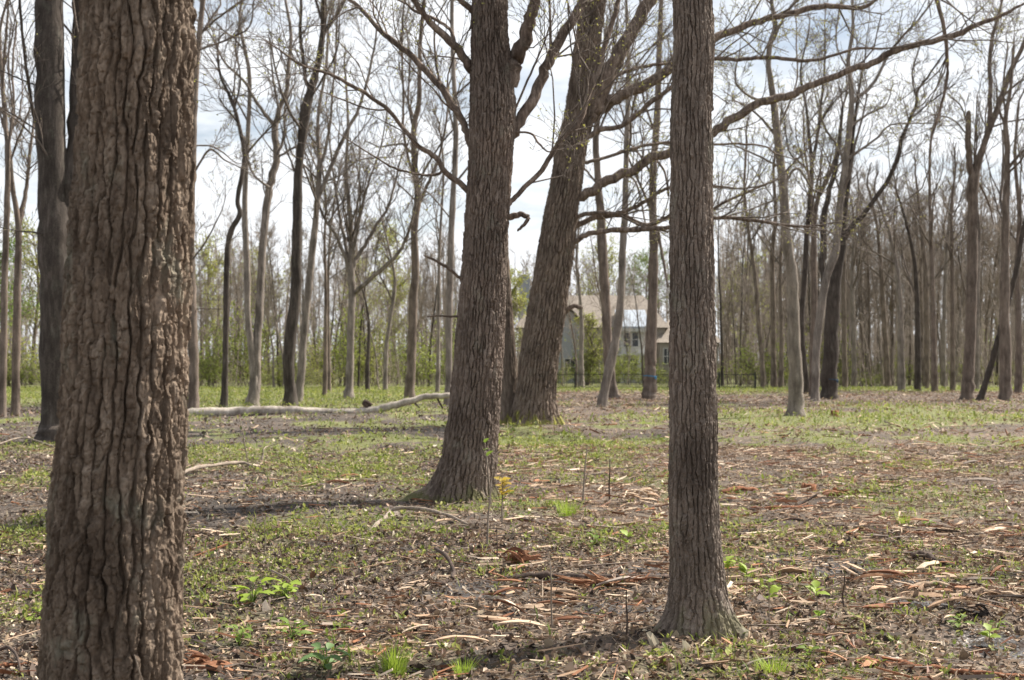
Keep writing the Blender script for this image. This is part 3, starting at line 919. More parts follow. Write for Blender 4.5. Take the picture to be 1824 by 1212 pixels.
T('slim_tree', 'slanting grey trunk beside the dark swaying trunk behind the log', gY(533, 717) + .5,
  [(530, 718, 20), (534, 690, 15), (538, 640, 14), (542, 588, 13), (549, 519, 13), (556, 449, 12), (563, 387, 11), (566, 347, 10), (569, 297, 9), (566, 231, 6), (570, 180, 6), (581, 120, 5), (585, 40, 4)],
  [([(566, 350, 8), (574, 335, 8), (610, 248, 7), (637, 198, 6), (653, 149, 5), (667, 83, 4), (672, 40, 3)], .1), ([(570, 300, 6), (585, 240, 5), (592, 170, 4), (598, 90, 4), (600, 20, 3)], -.2), ([(568, 310, 3), (548, 260, 3), (540, 230, 2)], .2),
   ([(576, 325, 4), (610, 310, 3), (640, 285, 3), (700, 280, 2)], .2)], 'bark_grey', top=0, auto=6, seed=28)
T('slim_tree', 'straight grey trunk splitting into a wide fan of upright branches', gY(622, 711),
  [(621, 711, 24), (622, 690, 15), (624, 640, 13), (625, 588, 13), (627, 519, 13), (625, 491, 14), (625, 450, 9), (626, 415, 8), (620, 350, 7), (617, 300, 6), (620, 220, 5), (616, 140, 4)],
  [([(624, 495, 8), (615, 460, 7), (597, 418, 6), (576, 385, 5), (560, 340, 4), (552, 290, 3)], -.2), ([(622, 470, 6), (611, 415, 6), (603, 370, 5), (592, 300, 4), (585, 230, 3)], .2),
   ([(629, 480, 8), (634, 463, 7), (653, 432, 7), (670, 401, 6), (690, 372, 5), (703, 330, 4), (715, 280, 3), (740, 230, 2)], .2), ([(627, 470, 6), (630, 440, 6), (642, 385, 5), (655, 330, 4), (676, 270, 3), (690, 200, 2)], -.2),
   ([(628, 528, 9), (634, 520, 8), (667, 491, 8), (698, 463, 7), (719, 435, 6), (732, 401, 5), (742, 360, 4)], -.3), ([(626, 440, 4), (634, 390, 4), (640, 330, 3), (640, 260, 2)], .1)],
  'bark_grey', top=0, auto=5, seed=29, up=.2)
T('slim_tree', 'tall slightly wavy trunk with mottled dark bark left of the central trunk', gY(730, 711),
  [(729, 711, 25), (730, 690, 18), (734, 605, 16), (736, 536, 15), (740, 484, 14), (738, 415, 13), (742, 372, 13), (744, 345, 11), (739, 297, 11), (737, 231, 10), (746, 185, 9), (747, 132, 8), (749, 66, 7), (756, 0, 6), (760, -60, 5)],
  [([(745, 366, 7), (749, 360, 6), (765, 320, 6), (782, 280, 5), (795, 214, 4), (800, 150, 3)], .2), ([(740, 318, 6), (729, 290, 5), (719, 231, 5), (718, 165, 4), (716, 66, 4), (722, -20, 3)], -.2), ([(738, 240, 4), (728, 180, 4), (730, 100, 3), (722, 40, 2)], .2)],
  'bark_brown', top=19, auto=6, seed=30)
T('slim_tree', 'straight pale trunk close behind the left side of the central trunk', gY(798, 722), [(798, 722, 18), (799, 690, 13), (800, 553, 12), (802, 467, 12), (805, 390, 11), (810, 297, 10), (812, 231, 9), (808, 132, 8), (805, 40, 7), (806, -40, 6)],
  [([(811, 240, 4), (795, 180, 3), (780, 130, 3)], -.2), ([(803, 390, 3), (770, 350, 3), (745, 330, 2)], .2)], 'bark_grey', top=18, auto=6, seed=31)
thin = [
    ([(578, 706, 10), (580, 600, 7), (580, 500, 6), (578, 430, 5), (580, 360, 4), (572, 280, 3)], 'bark_brown', 'thin stem between the slanting trunk and the fan-shaped tree'),
    ([(586, 700, 9), (585, 600, 6), (585, 480, 5), (590, 400, 4), (600, 330, 3)], 'bark_brown', 'second thin stem left of the fan-shaped tree'),
    ([(686, 698, 10), (687, 640, 8), (690, 600, 7), (700, 536, 7), (703, 494, 6), (692, 440, 4), (680, 390, 3)], 'bark_grey', 'thin pale stem parting in a V right of the fan-shaped tree'),
    ([(654, 697, 10), (655, 640, 7), (657, 588, 6), (652, 540, 4), (640, 500, 3)], 'bark_dark', 'short dark broken stem in front of the green shrubs'),
    ([(779, 703, 9), (781, 600, 6), (782, 480, 6), (785, 400, 5), (790, 300, 4), (782, 220, 3)], 'bark_grey', 'very thin stem left of the pale straight trunk'),
    ([(1035, 692, 13), (1035, 640, 9), (1036, 590, 8), (1033, 530, 6), (1027, 470, 5), (1030, 400, 4), (1020, 320, 3)], 'bark_grey', 'thin branching tree in front of the grey house gable'),
    ([(1360, 692, 11), (1357, 640, 8), (1352, 580, 8), (1344, 484, 7), (1334, 415, 6), (1326, 340, 5), (1330, 250, 4)], 'bark_brown', 'thin leaning tree first right of the slender foreground trunk'),
    ([(1379, 692, 14), (1378, 640, 10), (1377, 553, 9), (1376, 449, 8), (1382, 380, 7), (1378, 300, 5), (1390, 220, 4)], 'bark_brown', 'thin upright tree behind the curved trunk on the right'),
    ([(1391, 691, 10), (1392, 600, 7), (1390, 500, 6), (1393, 420, 5), (1400, 330, 4)], 'bark_brown', 'thin stem almost touching the curved trunk on the right'),
    ([(1505, 693, 11), (1504, 600, 9), (1503, 480, 8), (1508, 380, 6), (1515, 300, 4)], 'bark_brown', 'thin straight trunk right of the thick dark trunk'),
    ([(1522, 692, 10), (1521, 600, 8), (1518, 500, 7), (1522, 420, 5), (1530, 340, 4)], 'bark_grey', 'second thin trunk right of the thick dark trunk'),
    ([(1582, 692, 13), (1578, 620, 10), (1573, 540, 9), (1568, 460, 7), (1560, 390, 5), (1545, 330, 4)], 'bark_brown', 'slim trunk left of the paired trunks in the right wood'),
    ([(1606, 697, 16), (1605, 620, 12), (1603, 540, 10), (1596, 470, 8), (1580, 400, 6), (1560, 350, 4)], 'bark_grey', 'pale grey trunk bending left in the right wood'),
    ([(1635, 697, 13), (1635, 600, 11), (1633, 520, 9), (1628, 460, 7), (1615, 400, 5), (1600, 350, 4)], 'bark_dark', 'dark trunk with a low fork in the right wood'),
    ([(1650, 693, 12), (1651, 600, 10), (1648, 480, 8), (1640, 400, 6), (1632, 320, 4)], 'bark_brown', 'brown trunk between the dark forked trunk and the straight trunk of the right wood'),
    ([(1665, 698, 13), (1663, 600, 11), (1660, 480, 9), (1657, 380, 6), (1656, 300, 5), (1660, 230, 3)], 'bark_brown', 'tall straight trunk in the middle of the right wood'),
    ([(1681, 692, 10), (1681, 600, 8), (1684, 500, 7), (1690, 400, 5), (1700, 320, 3)], 'bark_grey', 'grey stem right of the tall straight trunk of the right wood'),
    ([(1697, 696, 11), (1697, 600, 8), (1696, 480, 7), (1695, 380, 5), (1702, 300, 4)], 'bark_brown', 'slim trunk left of the tall forked tree on the right'),
    ([(1739, 696, 13), (1740, 600, 10), (1742, 500, 8), (1744, 400, 6)], 'bark_grey', 'pale stem showing between the forked tree and the leaning dark stem'),
    ([(1814, 700, 15), (1815, 600, 12), (1812, 480, 10), (1816, 380, 8), (1808, 280, 6), (1815, 180, 4)], 'bark_brown', 'last brown trunk at the right picture edge'),
]
for i, (tr, mt, lab) in enumerate(thin):
    T('thin_tree', lab, gY(tr[0][0], tr[0][1]), tr, (), mt, top=0, auto=9 if tr[-1][1] < 380 else 4, seed=40 + i, sides=7, twig_from=.45, lvl=2, buds=.12, up=.22)
T('curved_tree', 'gently curved brown trunk with a flared foot on the right of the clearing', gY(1417, 740),
  [(1417, 740, 40), (1418, 715, 30), (1417, 657, 25), (1413, 588, 22), (1412, 519, 20), (1410, 484, 20), (1401, 432, 19), (1398, 380, 18), (1393, 314, 16), (1385, 248, 14), (1377, 172, 12), (1369, 116, 10), (1372, 76, 9), (1382, 50, 8), (1374, 0, 7), (1376, -60, 5)],
  [([(1385, 245, 6), (1350, 205, 4), (1320, 185, 3)], .2), ([(1378, 178, 7), (1340, 175, 5), (1312, 150, 4), (1310, 130, 3)], -.2), ([(1372, 82, 6), (1392, 40, 5), (1410, 10, 4), (1440, -20, 3)], -.2), ([(1395, 330, 5), (1420, 300, 5), (1442, 330, 4)], .2),
   ([(1383, 235, 5), (1404, 190, 4), (1420, 140, 3), (1418, 80, 3)], .3), ([(1392, 300, 4), (1355, 280, 4), (1310, 260, 3)], -.3), ([(1370, 110, 4), (1345, 90, 3), (1310, 55, 3)], .2), ([(1396, 350, 4), (1350, 368, 3), (1300, 385, 3)], -.3)],
  'bark_grey', top=18, auto=6, seed=70, buds=.7)
T('slim_tree', 'thin dark stem curving up between the curved trunk and the pale slanting trunk', gY(1436, 697) - 8, [(1437, 708, 13), (1434, 660, 11), (1428, 600, 10), (1428, 560, 10), (1434, 484, 10), (1437, 420, 10), (1441, 380, 9), (1446, 297, 8), (1441, 240, 6), (1436, 190, 5), (1426, 130, 4), (1440, 60, 3)],
  [([(1446, 300, 6), (1455, 248, 6), (1461, 198, 5), (1468, 132, 4), (1470, 60, 3)], .2), ([(1445, 310, 5), (1425, 290, 4), (1405, 268, 3), (1395, 200, 2)], -.2), ([(1458, 225, 3), (1480, 190, 3), (1500, 165, 2)], .2)], 'bark_dark', top=0, auto=5, seed=71)
T('slim_tree', 'pale slanting trunk leaning right against the thick dark trunk', gY(1451, 716), [(1451, 717, 18), (1453, 680, 14), (1454, 623, 14), (1462, 553, 14), (1472, 494, 14), (1488, 449, 14), (1495, 380, 13), (1501, 330, 13), (1507, 281, 12), (1514, 220, 11), (1517, 170, 9), (1511, 109, 7), (1519, 59, 6), (1518, 0, 5)],
  [([(1516, 185, 7), (1530, 172, 7), (1560, 142, 6), (1590, 86, 5), (1636, 36, 4), (1670, -10, 3)], .2), ([(1508, 285, 6), (1530, 270, 5), (1560, 248, 4), (1590, 222, 3), (1660, 220, 2)], -.3), ([(1507, 290, 5), (1485, 250, 5), (1470, 230, 4), (1455, 180, 3)], .2), ([(1514, 225, 5), (1545, 205, 4), (1575, 190, 3)], .2),
   ([(1508, 275, 4), (1490, 300, 4), (1470, 315, 3)], .2), ([(1513, 130, 4), (1490, 80, 3), (1494, 20, 3)], .2)], 'bark_grey', top=17, auto=5, seed=72, buds=.6)
T('slim_tree', 'straight brown stem in the cluster left of the thick dark trunk', gY(1446, 706), [(1447, 708, 14), (1448, 640, 12), (1450, 553, 12), (1450, 484, 11), (1450, 400, 11), (1458, 350, 8), (1475, 318, 7), (1490, 270, 5), (1500, 200, 4)],
  [([(1451, 400, 6), (1445, 340, 5), (1435, 280, 4), (1430, 200, 3)], .2)], 'bark_brown', top=0, auto=5, seed=73)
T('dark_tree', 'thick blackish trunk with a long limb arching out to the right', gY(1477, 713) + 1, [(1476, 714, 36), (1477, 690, 30), (1479, 623, 27), (1483, 553, 25), (1490, 484, 22), (1499, 432, 18), (1503, 390, 12), (1510, 330, 9), (1518, 250, 7), (1530, 160, 5)],
  [([(1499, 436, 10), (1514, 408, 10), (1541, 378, 9), (1577, 330, 8), (1596, 290, 8), (1606, 248, 7), (1620, 215, 6), (1633, 185, 6), (1633, 165, 5), (1649, 142, 4), (1679, 99, 3)], -.1), ([(1481, 560, 16), (1468, 500, 14), (1466, 440, 13), (1468, 380, 11), (1482, 325, 9), (1495, 260, 7), (1500, 190, 5)], .2),
   ([(1633, 180, 4), (1625, 130, 3), (1640, 80, 2)], .2), ([(1622, 212, 3), (1660, 180, 3), (1700, 150, 2)], -.2)], 'bark_dark', top=17, auto=6, seed=74)
T('forked_tree', 'tall forked trunk with one broken-off prong near the right edge', gY(1724, 714), [(1722, 715, 30), (1724, 690, 22), (1727, 623, 20), (1730, 536, 19), (1732, 449, 19), (1732, 380, 18), (1733, 323, 20), (1745, 281, 12), (1765, 224, 11), (1785, 172, 10), (1801, 125, 9), (1823, 80, 8), (1840, 20, 6)],
  [([(1733, 330, 14), (1727, 285, 12), (1725, 248, 11), (1725, 201, 9)], -.1, 'bare'), ([(1762, 232, 9), (1763, 165, 8), (1765, 83, 7), (1775, 40, 6), (1790, -20, 4)], .2), ([(1736, 320, 4), (1736, 260, 3), (1741, 170, 2)], .2), ([(1725, 230, 3), (1712, 190, 3), (1690, 170, 2)], .2), ([(1726, 245, 3), (1700, 215, 3), (1670, 205, 2)], -.2), ([(1784, 175, 5), (1810, 150, 4), (1830, 140, 3)], .2), ([(1746, 330, 4), (1762, 365, 3), (1770, 400, 2)], .3, 'bare')],
  'bark_brown', top=17, auto=6, seed=75)
T('leaning_tree', 'thin black stem leaning steeply to the right at the edge of the clearing', gY(1745, 714), [(1744, 715, 15), (1750, 700, 12), (1760, 668, 11), (1781, 595, 11), (1798, 529, 10), (1812, 474, 9), (1822, 415, 8), (1838, 340, 7), (1850, 270, 5)], (), 'bark_dark', top=0, auto=3, seed=76, twig_from=.8)
T('slim_tree', 'brown trunk crossed by the leaning black stem near the right edge', gY(1791, 715), [(1791, 716, 28), (1791, 690, 22), (1791, 640, 20), (1789, 519, 17), (1791, 449, 15), (1791, 380, 13), (1794, 320, 11), (1794, 264, 10), (1791, 211, 8), (1800, 160, 6), (1805, 90, 5)],
  [([(1795, 300, 6), (1812, 280, 5), (1830, 262, 4)], -.2), ([(1792, 225, 5), (1778, 190, 4), (1775, 150, 3)], .2), ([(1791, 215, 4), (1788, 150, 4), (1795, 80, 3)], .1)], 'bark_brown', top=16, auto=7, seed=77)
T('crossing_tree', 'slanting trunk that crosses in front of another trunk before the house', gY(1072, 725), [(1072, 726, 22), (1074, 710, 18), (1081, 674, 17), (1093, 623, 16), (1102, 571, 15), (1107, 519, 14), (1109, 449, 13), (1113, 385, 11), (1115, 297, 10), (1118, 198, 9), (1119, 100, 7), (1116, 20, 6)],
  [([(1115, 310, 4), (1135, 330, 4), (1150, 400, 3)], .2, 'bare'), ([(1117, 230, 4), (1095, 150, 3), (1090, 90, 2)], .2)], 'bark_grey', top=18, auto=5, seed=78)
T('crossed_tree', 'upright trunk passing behind the slanting trunk before the house', gY(1094, 713) + 1, [(1095, 713, 24), (1091, 690, 18), (1084, 640, 17), (1081, 590, 17), (1080, 553, 17), (1075, 484, 18), (1071, 401, 16), (1067, 350, 14), (1065, 314, 13), (1061, 248, 12), (1068, 180, 9), (1075, 90, 7)],
  [([(1062, 250, 5), (1080, 200, 4), (1100, 140, 3)], .2), ([(1066, 330, 4), (1045, 305, 4), (1030, 290, 3)], .3)], 'bark_brown', top=18, auto=6, seed=79)
t33 = T('ribboned_tree', 'straight brown trunk carrying a blue ribbon left of the slender foreground trunk', gY(1157, 712), [(1156, 712, 28), (1157, 690, 25), (1158, 660, 22), (1159, 623, 21), (1163, 519, 19), (1164, 415, 16), (1163, 380, 14), (1164, 297, 13), (1171, 198, 12), (1174, 100, 10), (1178, 0, 8)],
  [([(1165, 400, 6), (1173, 415, 6), (1182, 467, 5), (1190, 512, 4)], -.2, 'bare'), ([(1168, 240, 5), (1150, 190, 4), (1140, 140, 3)], .2), ([(1166, 280, 5), (1185, 310, 4), (1190, 350, 3)], .2, 'bare'), ([(1172, 190, 4), (1200, 130, 3), (1215, 90, 2)], -.3)],
  'bark_brown', top=18, auto=6, seed=80)


# survey ribbons tied round two of the trunks
def ribbon(px, py, wpx, Y, label, mat='ribbon'):
    c = atY(px, py, Y)
    r = wpx / 2 * Y / F + .012
    m_ = MB()
    k = 24
    th = np.arange(k) * 2 * math.pi / k
    rows = [np.c_[c[0] + (r + .008 * math.sin(j)) * np.cos(th), c[1] + (r + .008 * math.sin(j)) * np.sin(th), c[2] + .02 * (j - .5) * 2 + .02 * np.sin(th * 2)] for j in (0, 1)]
    q = [(i, (i + 1) % k, k + (i + 1) % k, k + i) for i in range(k)]
    m_.add(np.vstack(rows), q)
    x0, y0 = c[0] + r * .55, c[1] - r * .9
    for s in (0, 1):                                  # knot and two hanging tails
        P = np.array([(x0 + s * .05, y0, c[2]), (x0 + .04 + s * .03, y0 - .03, c[2] - .05), (x0 + .03 + s * .05, y0 - .02, c[2] - .12 - s * .04)])
        m_.add(np.vstack([P - [.03, 0, 0], P + [.03, .01, 0]]), [(0, 3, 4, 1), (1, 4, 5, 2)])
    o = m_.build('marking_ribbon', M_[mat], None, origin=tuple(c))
    tag(o, label, 'ribbon')


M_['ribbon_faded'] = plain('ribbon_faded', (0.045, 0.085, 0.13), .8, .3)
M_['ribbon'] = plain('ribbon', (0.06, 0.24, 0.42), .6, .1)
ribbon(1158, 670, 23, gY(1157, 712), 'blue ribbon knotted round the brown trunk before the house')
ribbon(1478, 676, 29, gY(1477, 713) + 1, 'faint blue ribbon tied round the thick blackish trunk', 'ribbon_faded')

# ------------------------------------------------------------------ the far wood
rng = random.Random(99)
protos = []
for k in range(7):
    tw = MB(); tk = MB()
    h = rng.uniform(13, 19)
    r0 = rng.uniform(.075, .15)
    q = np.array([0, 0, -.1]); dd = np.array([rng.gauss(0, .05), rng.gauss(0, .05), 1.0]); P = [np.append(q, r0 * 1.25)]
    for i in range(12):
        dd = unit(dd + np.array([rng.gauss(0, .055), rng.gauss(0, .055), .1]))
        q = q + dd * h / 12
        P.append(np.append(q, r0 * (1 - (i + 1) / 12.6) ** .75))
    S = spline(P, 26)
    tk.tube(S[:, :3], S[:, 3], 6)
    for j in range(20):
        i = rng.randint(7, 24)
        f = 1 - i / 26
        grow(tw, S[i, :3], turn(unit(S[i + 1, :3] - S[i, :3]), rng.uniform(.4, .9), rng), (1.0 + 3.6 * f) * rng.uniform(.7, 1.2), max(S[i, 3] * .42, .02), 2, rng, .17, .16, None, 0, 0, (3, 5), .011)
    mt = M_[['bark_brown', 'bark_grey', 'bark_brown', 'bark_dark'][k % 4]]
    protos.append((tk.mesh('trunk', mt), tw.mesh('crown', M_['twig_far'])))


def wood_tree(k, x, y, s, label, group, name='forest_tree'):
    t = thing(name, label, 'tree', (x, y, float(gz(x, y)) * .5), group)
    t.rotation_euler = (0, 0, rng.uniform(0, 6.28))
    t.scale = (s * rng.uniform(.9, 1.2), s * rng.uniform(.9, 1.2), s)
    link('trunk', protos[k][0], t)
    link('crown', protos[k][1], t)
    return t


def px_of(x, y):
    return PW / 2 + x / y * F


zones = [  # px range, distance range, count, scale, label
    (-60, 330, 100, 150, 14, .8, 'bare tree of the far wood behind the two forked stems at the left edge'),
    (335, 560, 98, 150, 24, .75, 'bare tree of the far wood behind the left part of the fallen log'),
    (560, 840, 98, 150, 28, .75, 'bare tree of the far wood between the fan-shaped tree and the central trunk'),
    (985, 1310, 98, 118, 9, .62, 'slim bare tree standing on the lawn edge before the house'),
    (890, 1200, 140, 175, 18, .8, 'bare tree rising behind the house roof'),
    (1280, 1500, 104, 150, 26, .85, 'bare tree of the far wood behind the curved trunk'),
    (1500, 1600, 103, 150, 14, 1.0, 'bare tree of the right wood between the blackish trunk and the pale bending trunk'),
    (1600, 1705, 103, 150, 14, 1.0, 'bare tree of the right wood behind the tall straight trunk'),
    (1705, 1790, 103, 150, 12, 1.0, 'bare tree of the right wood behind the forked tree with broken prong'),
    (1790, 1900, 103, 150, 12, 1.0, 'bare tree of the wood at the right picture edge')]
for (a, b_, y0, y1, cnt, s, lab) in zones:
    for k in range(cnt):
        y = y0 + (y1 - y0) * rng.random() ** 1.2
        px = a + (b_ - a) * (k + rng.uniform(.1, .9)) / cnt
        wood_tree(rng.randrange(7), (px - PW / 2) / F * y, y, s * rng.uniform(.8, 1.15), lab, 'trees of the far wood')

# the mass of stems and brush beyond them, which nobody could count
fw = MB()
for k in range(700):
    y = rng.uniform(155, 230)
    x = (rng.uniform(-.5, .5) if k % 5 < 3 else rng.uniform(.15, .5)) * y
    px = px_of(x, y)
    h = rng.uniform(14, 20) * (1.15 if px > 1280 else (.95 if px < 860 else .75))
    r = rng.uniform(.09, .2)
    lean = np.array([rng.gauss(0, .05), rng.gauss(0, .05), 1.0])
    P = np.array([[x, y, -.1] + lean * h * t for t in (0, .3, .65, 1)])
    P[1:3, 0] += rng.gauss(0, .25)
    fw.tube(P, [r, r * .8, r * .5, .03], 4)
    for j in range(15):
        t = rng.uniform(.1, 1)
        q = np.array([x, y, 0]) + lean * h * t
        L = rng.uniform(1.0, 3.4) * (1.15 - t * .6)
        d = unit(np.array([rng.gauss(0, 1), rng.gauss(0, .7), rng.uniform(.2, 1.4)]))
        e = q + d * L * .5
        fw.tube([q, e, e + unit(d + np.array([rng.gauss(0, .3), 0, .35])) * L * .5], [.05, .04, .02], 3)
        for jj in range(2):
            d2 = unit(d + np.array([rng.gauss(0, .7), rng.gauss(0, .5), rng.uniform(0, .7)]))
            b0 = q + d * L * rng.uniform(.2, .6)
            fw.tube([b0, b0 + d2 * L * .55], [.03, .016], 3)
for k in range(3600):                                # thin saplings and brush of the understory
    y = rng.uniform(99, 165)
    x = (rng.uniform(-.46, .46) if k % 3 else rng.uniform(.15, .46)) * y
    if 970 < px_of(x, y) < 1330 and (118 < y < 140 or rng.random() < .7):
        continue
    h = rng.uniform(2, 8) * (1.2 if rng.random() < .2 else .9)
    lean = np.array([rng.gauss(0, .13), rng.gauss(0, .1), 1.0])
    q = np.array([x, y, -.05])
    r = rng.uniform(.012, .032)
    fw.tube([q, q + lean * h * .5 + [rng.gauss(0, .15), 0, 0], q + lean * h], [r, r * .8, .008], 3)
    for j in range(5):
        t = rng.uniform(.2, .95)
        d = unit(np.array([rng.gauss(0, .7), rng.gauss(0, .5), rng.uniform(.4, 1.2)]))
        fw.tube([q + lean * h * t, q + lean * h * t + d * h * rng.uniform(.12, .3)], [r * .6, .006], 3)
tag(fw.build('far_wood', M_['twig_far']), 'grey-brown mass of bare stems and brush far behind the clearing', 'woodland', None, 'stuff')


# leafing shrubs along the wood edge, and trees already in pale leaf
def leaf_cloud(lb, c, rad, n_, s, rng):
    r_ = np.random.default_rng(rng.randrange(1 << 30))
    P = np.asarray(c) + r_.normal(0, 1, (n_, 3)) * np.array([.55, .55, .5]) * rad
    u = r_.normal(0, 1, (n_, 3)); u /= np.linalg.norm(u, axis=1)[:, None]
    w = np.cross(u, r_.normal(0, 1, (n_, 3))); w /= np.linalg.norm(w, axis=1)[:, None]
    S_ = (s * r_.uniform(.6, 1.5, n_))[:, None]
    V = np.stack([P, P + u * S_ * .5 + w * S_ * .3, P + u * S_, P + u * S_ * .5 - w * S_ * .3], 1)
    lb.add(V, np.arange(n_ * 4).reshape(-1, 4))


shp = []
for k in range(4):
    st, lf = MB(), MB()
    for j in range(7):
        d = unit(np.array([rng.gauss(0, .45), rng.gauss(0, .45), 1]))
        L = rng.uniform(1.7, 3.0)
        p = np.array([rng.gauss(0, .25), rng.gauss(0, .25), -.05])
        e, _d = grow(st, p, d, L, .022, 2, rng, .05, .16, lf, .95, .13, (3, 5), .008)
        for jj in range(9):
            t = rng.uniform(.25, 1.1)
            leaf_cloud(lf, p + (e - p) * t, .55, 8, .11, rng)
    shp.append((st.mesh('stems', M_['twig']), lf.mesh('foliage', M_['leaf_shrub'] if k < 3 else M_['leaf_yellowgreen'], smooth=False)))


def shrub(x, y, s, label, group):
    t = thing('shrub', label, 'shrub', (x, y, float(gz(x, y)) * .5), group)
    t.rotation_euler = (0, 0, rng.uniform(0, 6.28))
    t.scale = (s * rng.uniform(.7, 1.2), s * rng.uniform(.7, 1.2), s * rng.choice((.45, .7, .9, 1.2, 1.6)) * rng.uniform(.85, 1.15))
    k = rng.randrange(4)
    link('stems', shp[k][0], t)
    link('foliage', shp[k][1], t)


for (a, b_, y0, y1, cnt, s, lab) in [
    (-40, 130, 92, 115, 12, 1.15, 'green leafing shrub at the far left behind the two forked stems'),
    (335, 560, 96, 130, 20, 1.1, 'green leafing shrub of the wood edge behind the left part of the log'),
    (560, 835, 96, 130, 24, 1.1, 'green leafing shrub of the wood edge behind the fan-shaped tree'),
    (985, 1190, 106, 118, 13, .8, 'low green bush in front of the house'),
    (1280, 1560, 100, 130, 16, 1.0, 'green leafing shrub behind the curved trunk and the dark trunk'),
    (1560, 1880, 104, 135, 14, .95, 'green leafing shrub inside the dense right wood')]:
    for k in range(cnt):
        y = rng.uniform(y0, y1)
        px = a + (b_ - a) * (k + rng.uniform(.1, .9)) / cnt
        shrub((px - PW / 2) / F * y, y, s * rng.uniform(.7, 1.2), lab, 'shrubs along the wood edge')


def leaf_tree(px, Y, h, w, dens, label, mat='leaf_yellowgreen', seed=5, lo=.25, ls=.16):
    r_ = random.Random(seed)
    x = (px - PW / 2) / F * Y
    t = thing('leafing_tree', label, 'tree', (x, Y, 0))
    tk, tw, lf = MB(), MB(), MB()
    b0 = np.array([x, Y, -.1])
    S = spline([b0, b0 + [r_.gauss(0, .2), 0, h * .3], b0 + [r_.gauss(0, .4), 0, h * .65], b0 + [r_.gauss(0, .4), 0, h]], 20)
    tk.tube(S, np.linspace(.2, .03, 20), 7)
    for j in range(26):
        i = r_.randint(int(20 * lo), 18)
        f = (i / 20 - lo) / (1 - lo)
        L = w * (1 - .65 * abs(f - .3)) * r_.uniform(.6, 1.1)
        e, d = grow(tw, S[i], turn(np.array([0, 0, 1.]), r_.uniform(.5, 1.2), r_), L, .05, 2, r_, .1, .16, lf, 1.0, ls, (3, 5), .012)
        for jj in range(int(9 * dens)):
            leaf_cloud(lf, S[i] + (e - S[i]) * r_.uniform(.35, 1.15), .55, 9, ls, r_)
    tk.build('trunk', M_['bark_brown'], t)
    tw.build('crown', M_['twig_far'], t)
    lf.build('foliage', M_[mat], t, smooth=False)


leaf_tree(55, 112, 12.5, 3.6, 1.2, 'yellow-green leafing tree behind the stems at the far left', seed=1)
leaf_tree(-10, 104, 10, 3.2, 1.4, 'darker green leafing tree at the far left edge', 'leaf_green', 2)
leaf_tree(690, 118, 12.5, 3.0, 1.3, 'tall yellow-green leafing tree right of the fan-shaped tree', seed=3, lo=.3)
leaf_tree(640, 125, 10.5, 2.6, 1.0, 'yellow-green leafing tree behind the fan-shaped tree', seed=4, lo=.3)
leaf_tree(385, 122, 12, 3.2, .9, 'thinly leafing tree behind the thin crooked trunk', seed=6, lo=.3)
leaf_tree(460, 128, 12, 3.0, .7, 'thinly leafing tree behind the pale double trunk', seed=7, lo=.3)
leaf_tree(1060, 145, 15, 4.0, .7, 'pale green tree rising behind the left half of the house roof', seed=8, lo=.35)
leaf_tree(1150, 150, 14, 4.0, .7, 'pale green tree rising behind the right half of the house roof', 'leaf_green', 9, lo=.35)
leaf_tree(915, 116, 8.5, 2.4, 1.0, 'yellow-green leafing tree seen between the central and leaning trunks', seed=10)
leaf_tree(1330, 130, 11, 3.4, .3, 'thinly leafing tree first right of the slender foreground trunk', seed=12, lo=.3)

leaf_tree(1046, 110, 5.2, 1.7, .34, 'small yellow-green tree growing before the grey house gable', seed=14, lo=.15, ls=.12)

# ------------------------------------------------------------------ the house beyond the fence
HY = 125.0
K = HY / F


def hx(px):
    return (px - PW / 2) * K


def hz(py):
    return (HOR - py) * K + CAMH


M_['h_wall'] = plain('house_wall', (0.31, 0.28, 0.245), .9, .12, 2)
M_['h_grey'] = plain('house_siding', (0.30, 0.31, 0.34), .9, .06, 2)
M_['h_roof'] = plain('house_roof', (0.25, 0.215, 0.18), .9, .25, 6)
M_['h_trim'] = plain('house_trim', (0.50, 0.495, 0.48), .7, .08)
M_['h_dark'] = plain('house_dark', (0.035, 0.04, 0.045), .15, .1, 2, .5)
M_['h_metal'] = plain('house_metal_roof', (0.36, 0.40, 0.45), .4, .05, 2, .5)
hs = thing('house', 'beige house with grey gable and white-framed windows behind the trees', 'house', (hx(1080), HY, 0))


def hb(name, mat, x0, x1, z0, z1, y0, y1, parent=None):
    m_ = MB()
    m_.box((x0, y0, z0), (x1, y1, z1))
    return m_.build(name, M_[mat], parent or hs, origin=tuple(hs.location), smooth=False)


def hroof(x0, x1, ze, zr, y0, y1, inset=0.0, mat='h_roof', ov=.35):
    yc = (y0 + y1) / 2
    m_ = MB()
    v = [(x0 - ov, y0 - ov, ze), (x1 + ov, y0 - ov, ze), (x1 + ov, y1 + ov, ze), (x0 - ov, y1 + ov, ze), (x0 + inset, yc, zr), (x1 - inset, yc, zr)]
    m_.add(v, [(0, 1, 5, 4), (2, 3, 4, 5), (0, 3, 2, 1)], [(1, 2, 5), (3, 0, 4)])
    return m_.build('roof', M_[mat], hs, smooth=False)


main = hb('wall', 'h_wall', hx(925), hx(1185), -.1, hz(585), HY, HY + 9)
hroof(hx(925), hx(1185), hz(584), hz(522), HY, HY + 9, 1.5)
hb('chimney', 'h_grey', hx(924), hx(944), hz(600), hz(488), HY + 2, HY + 3)
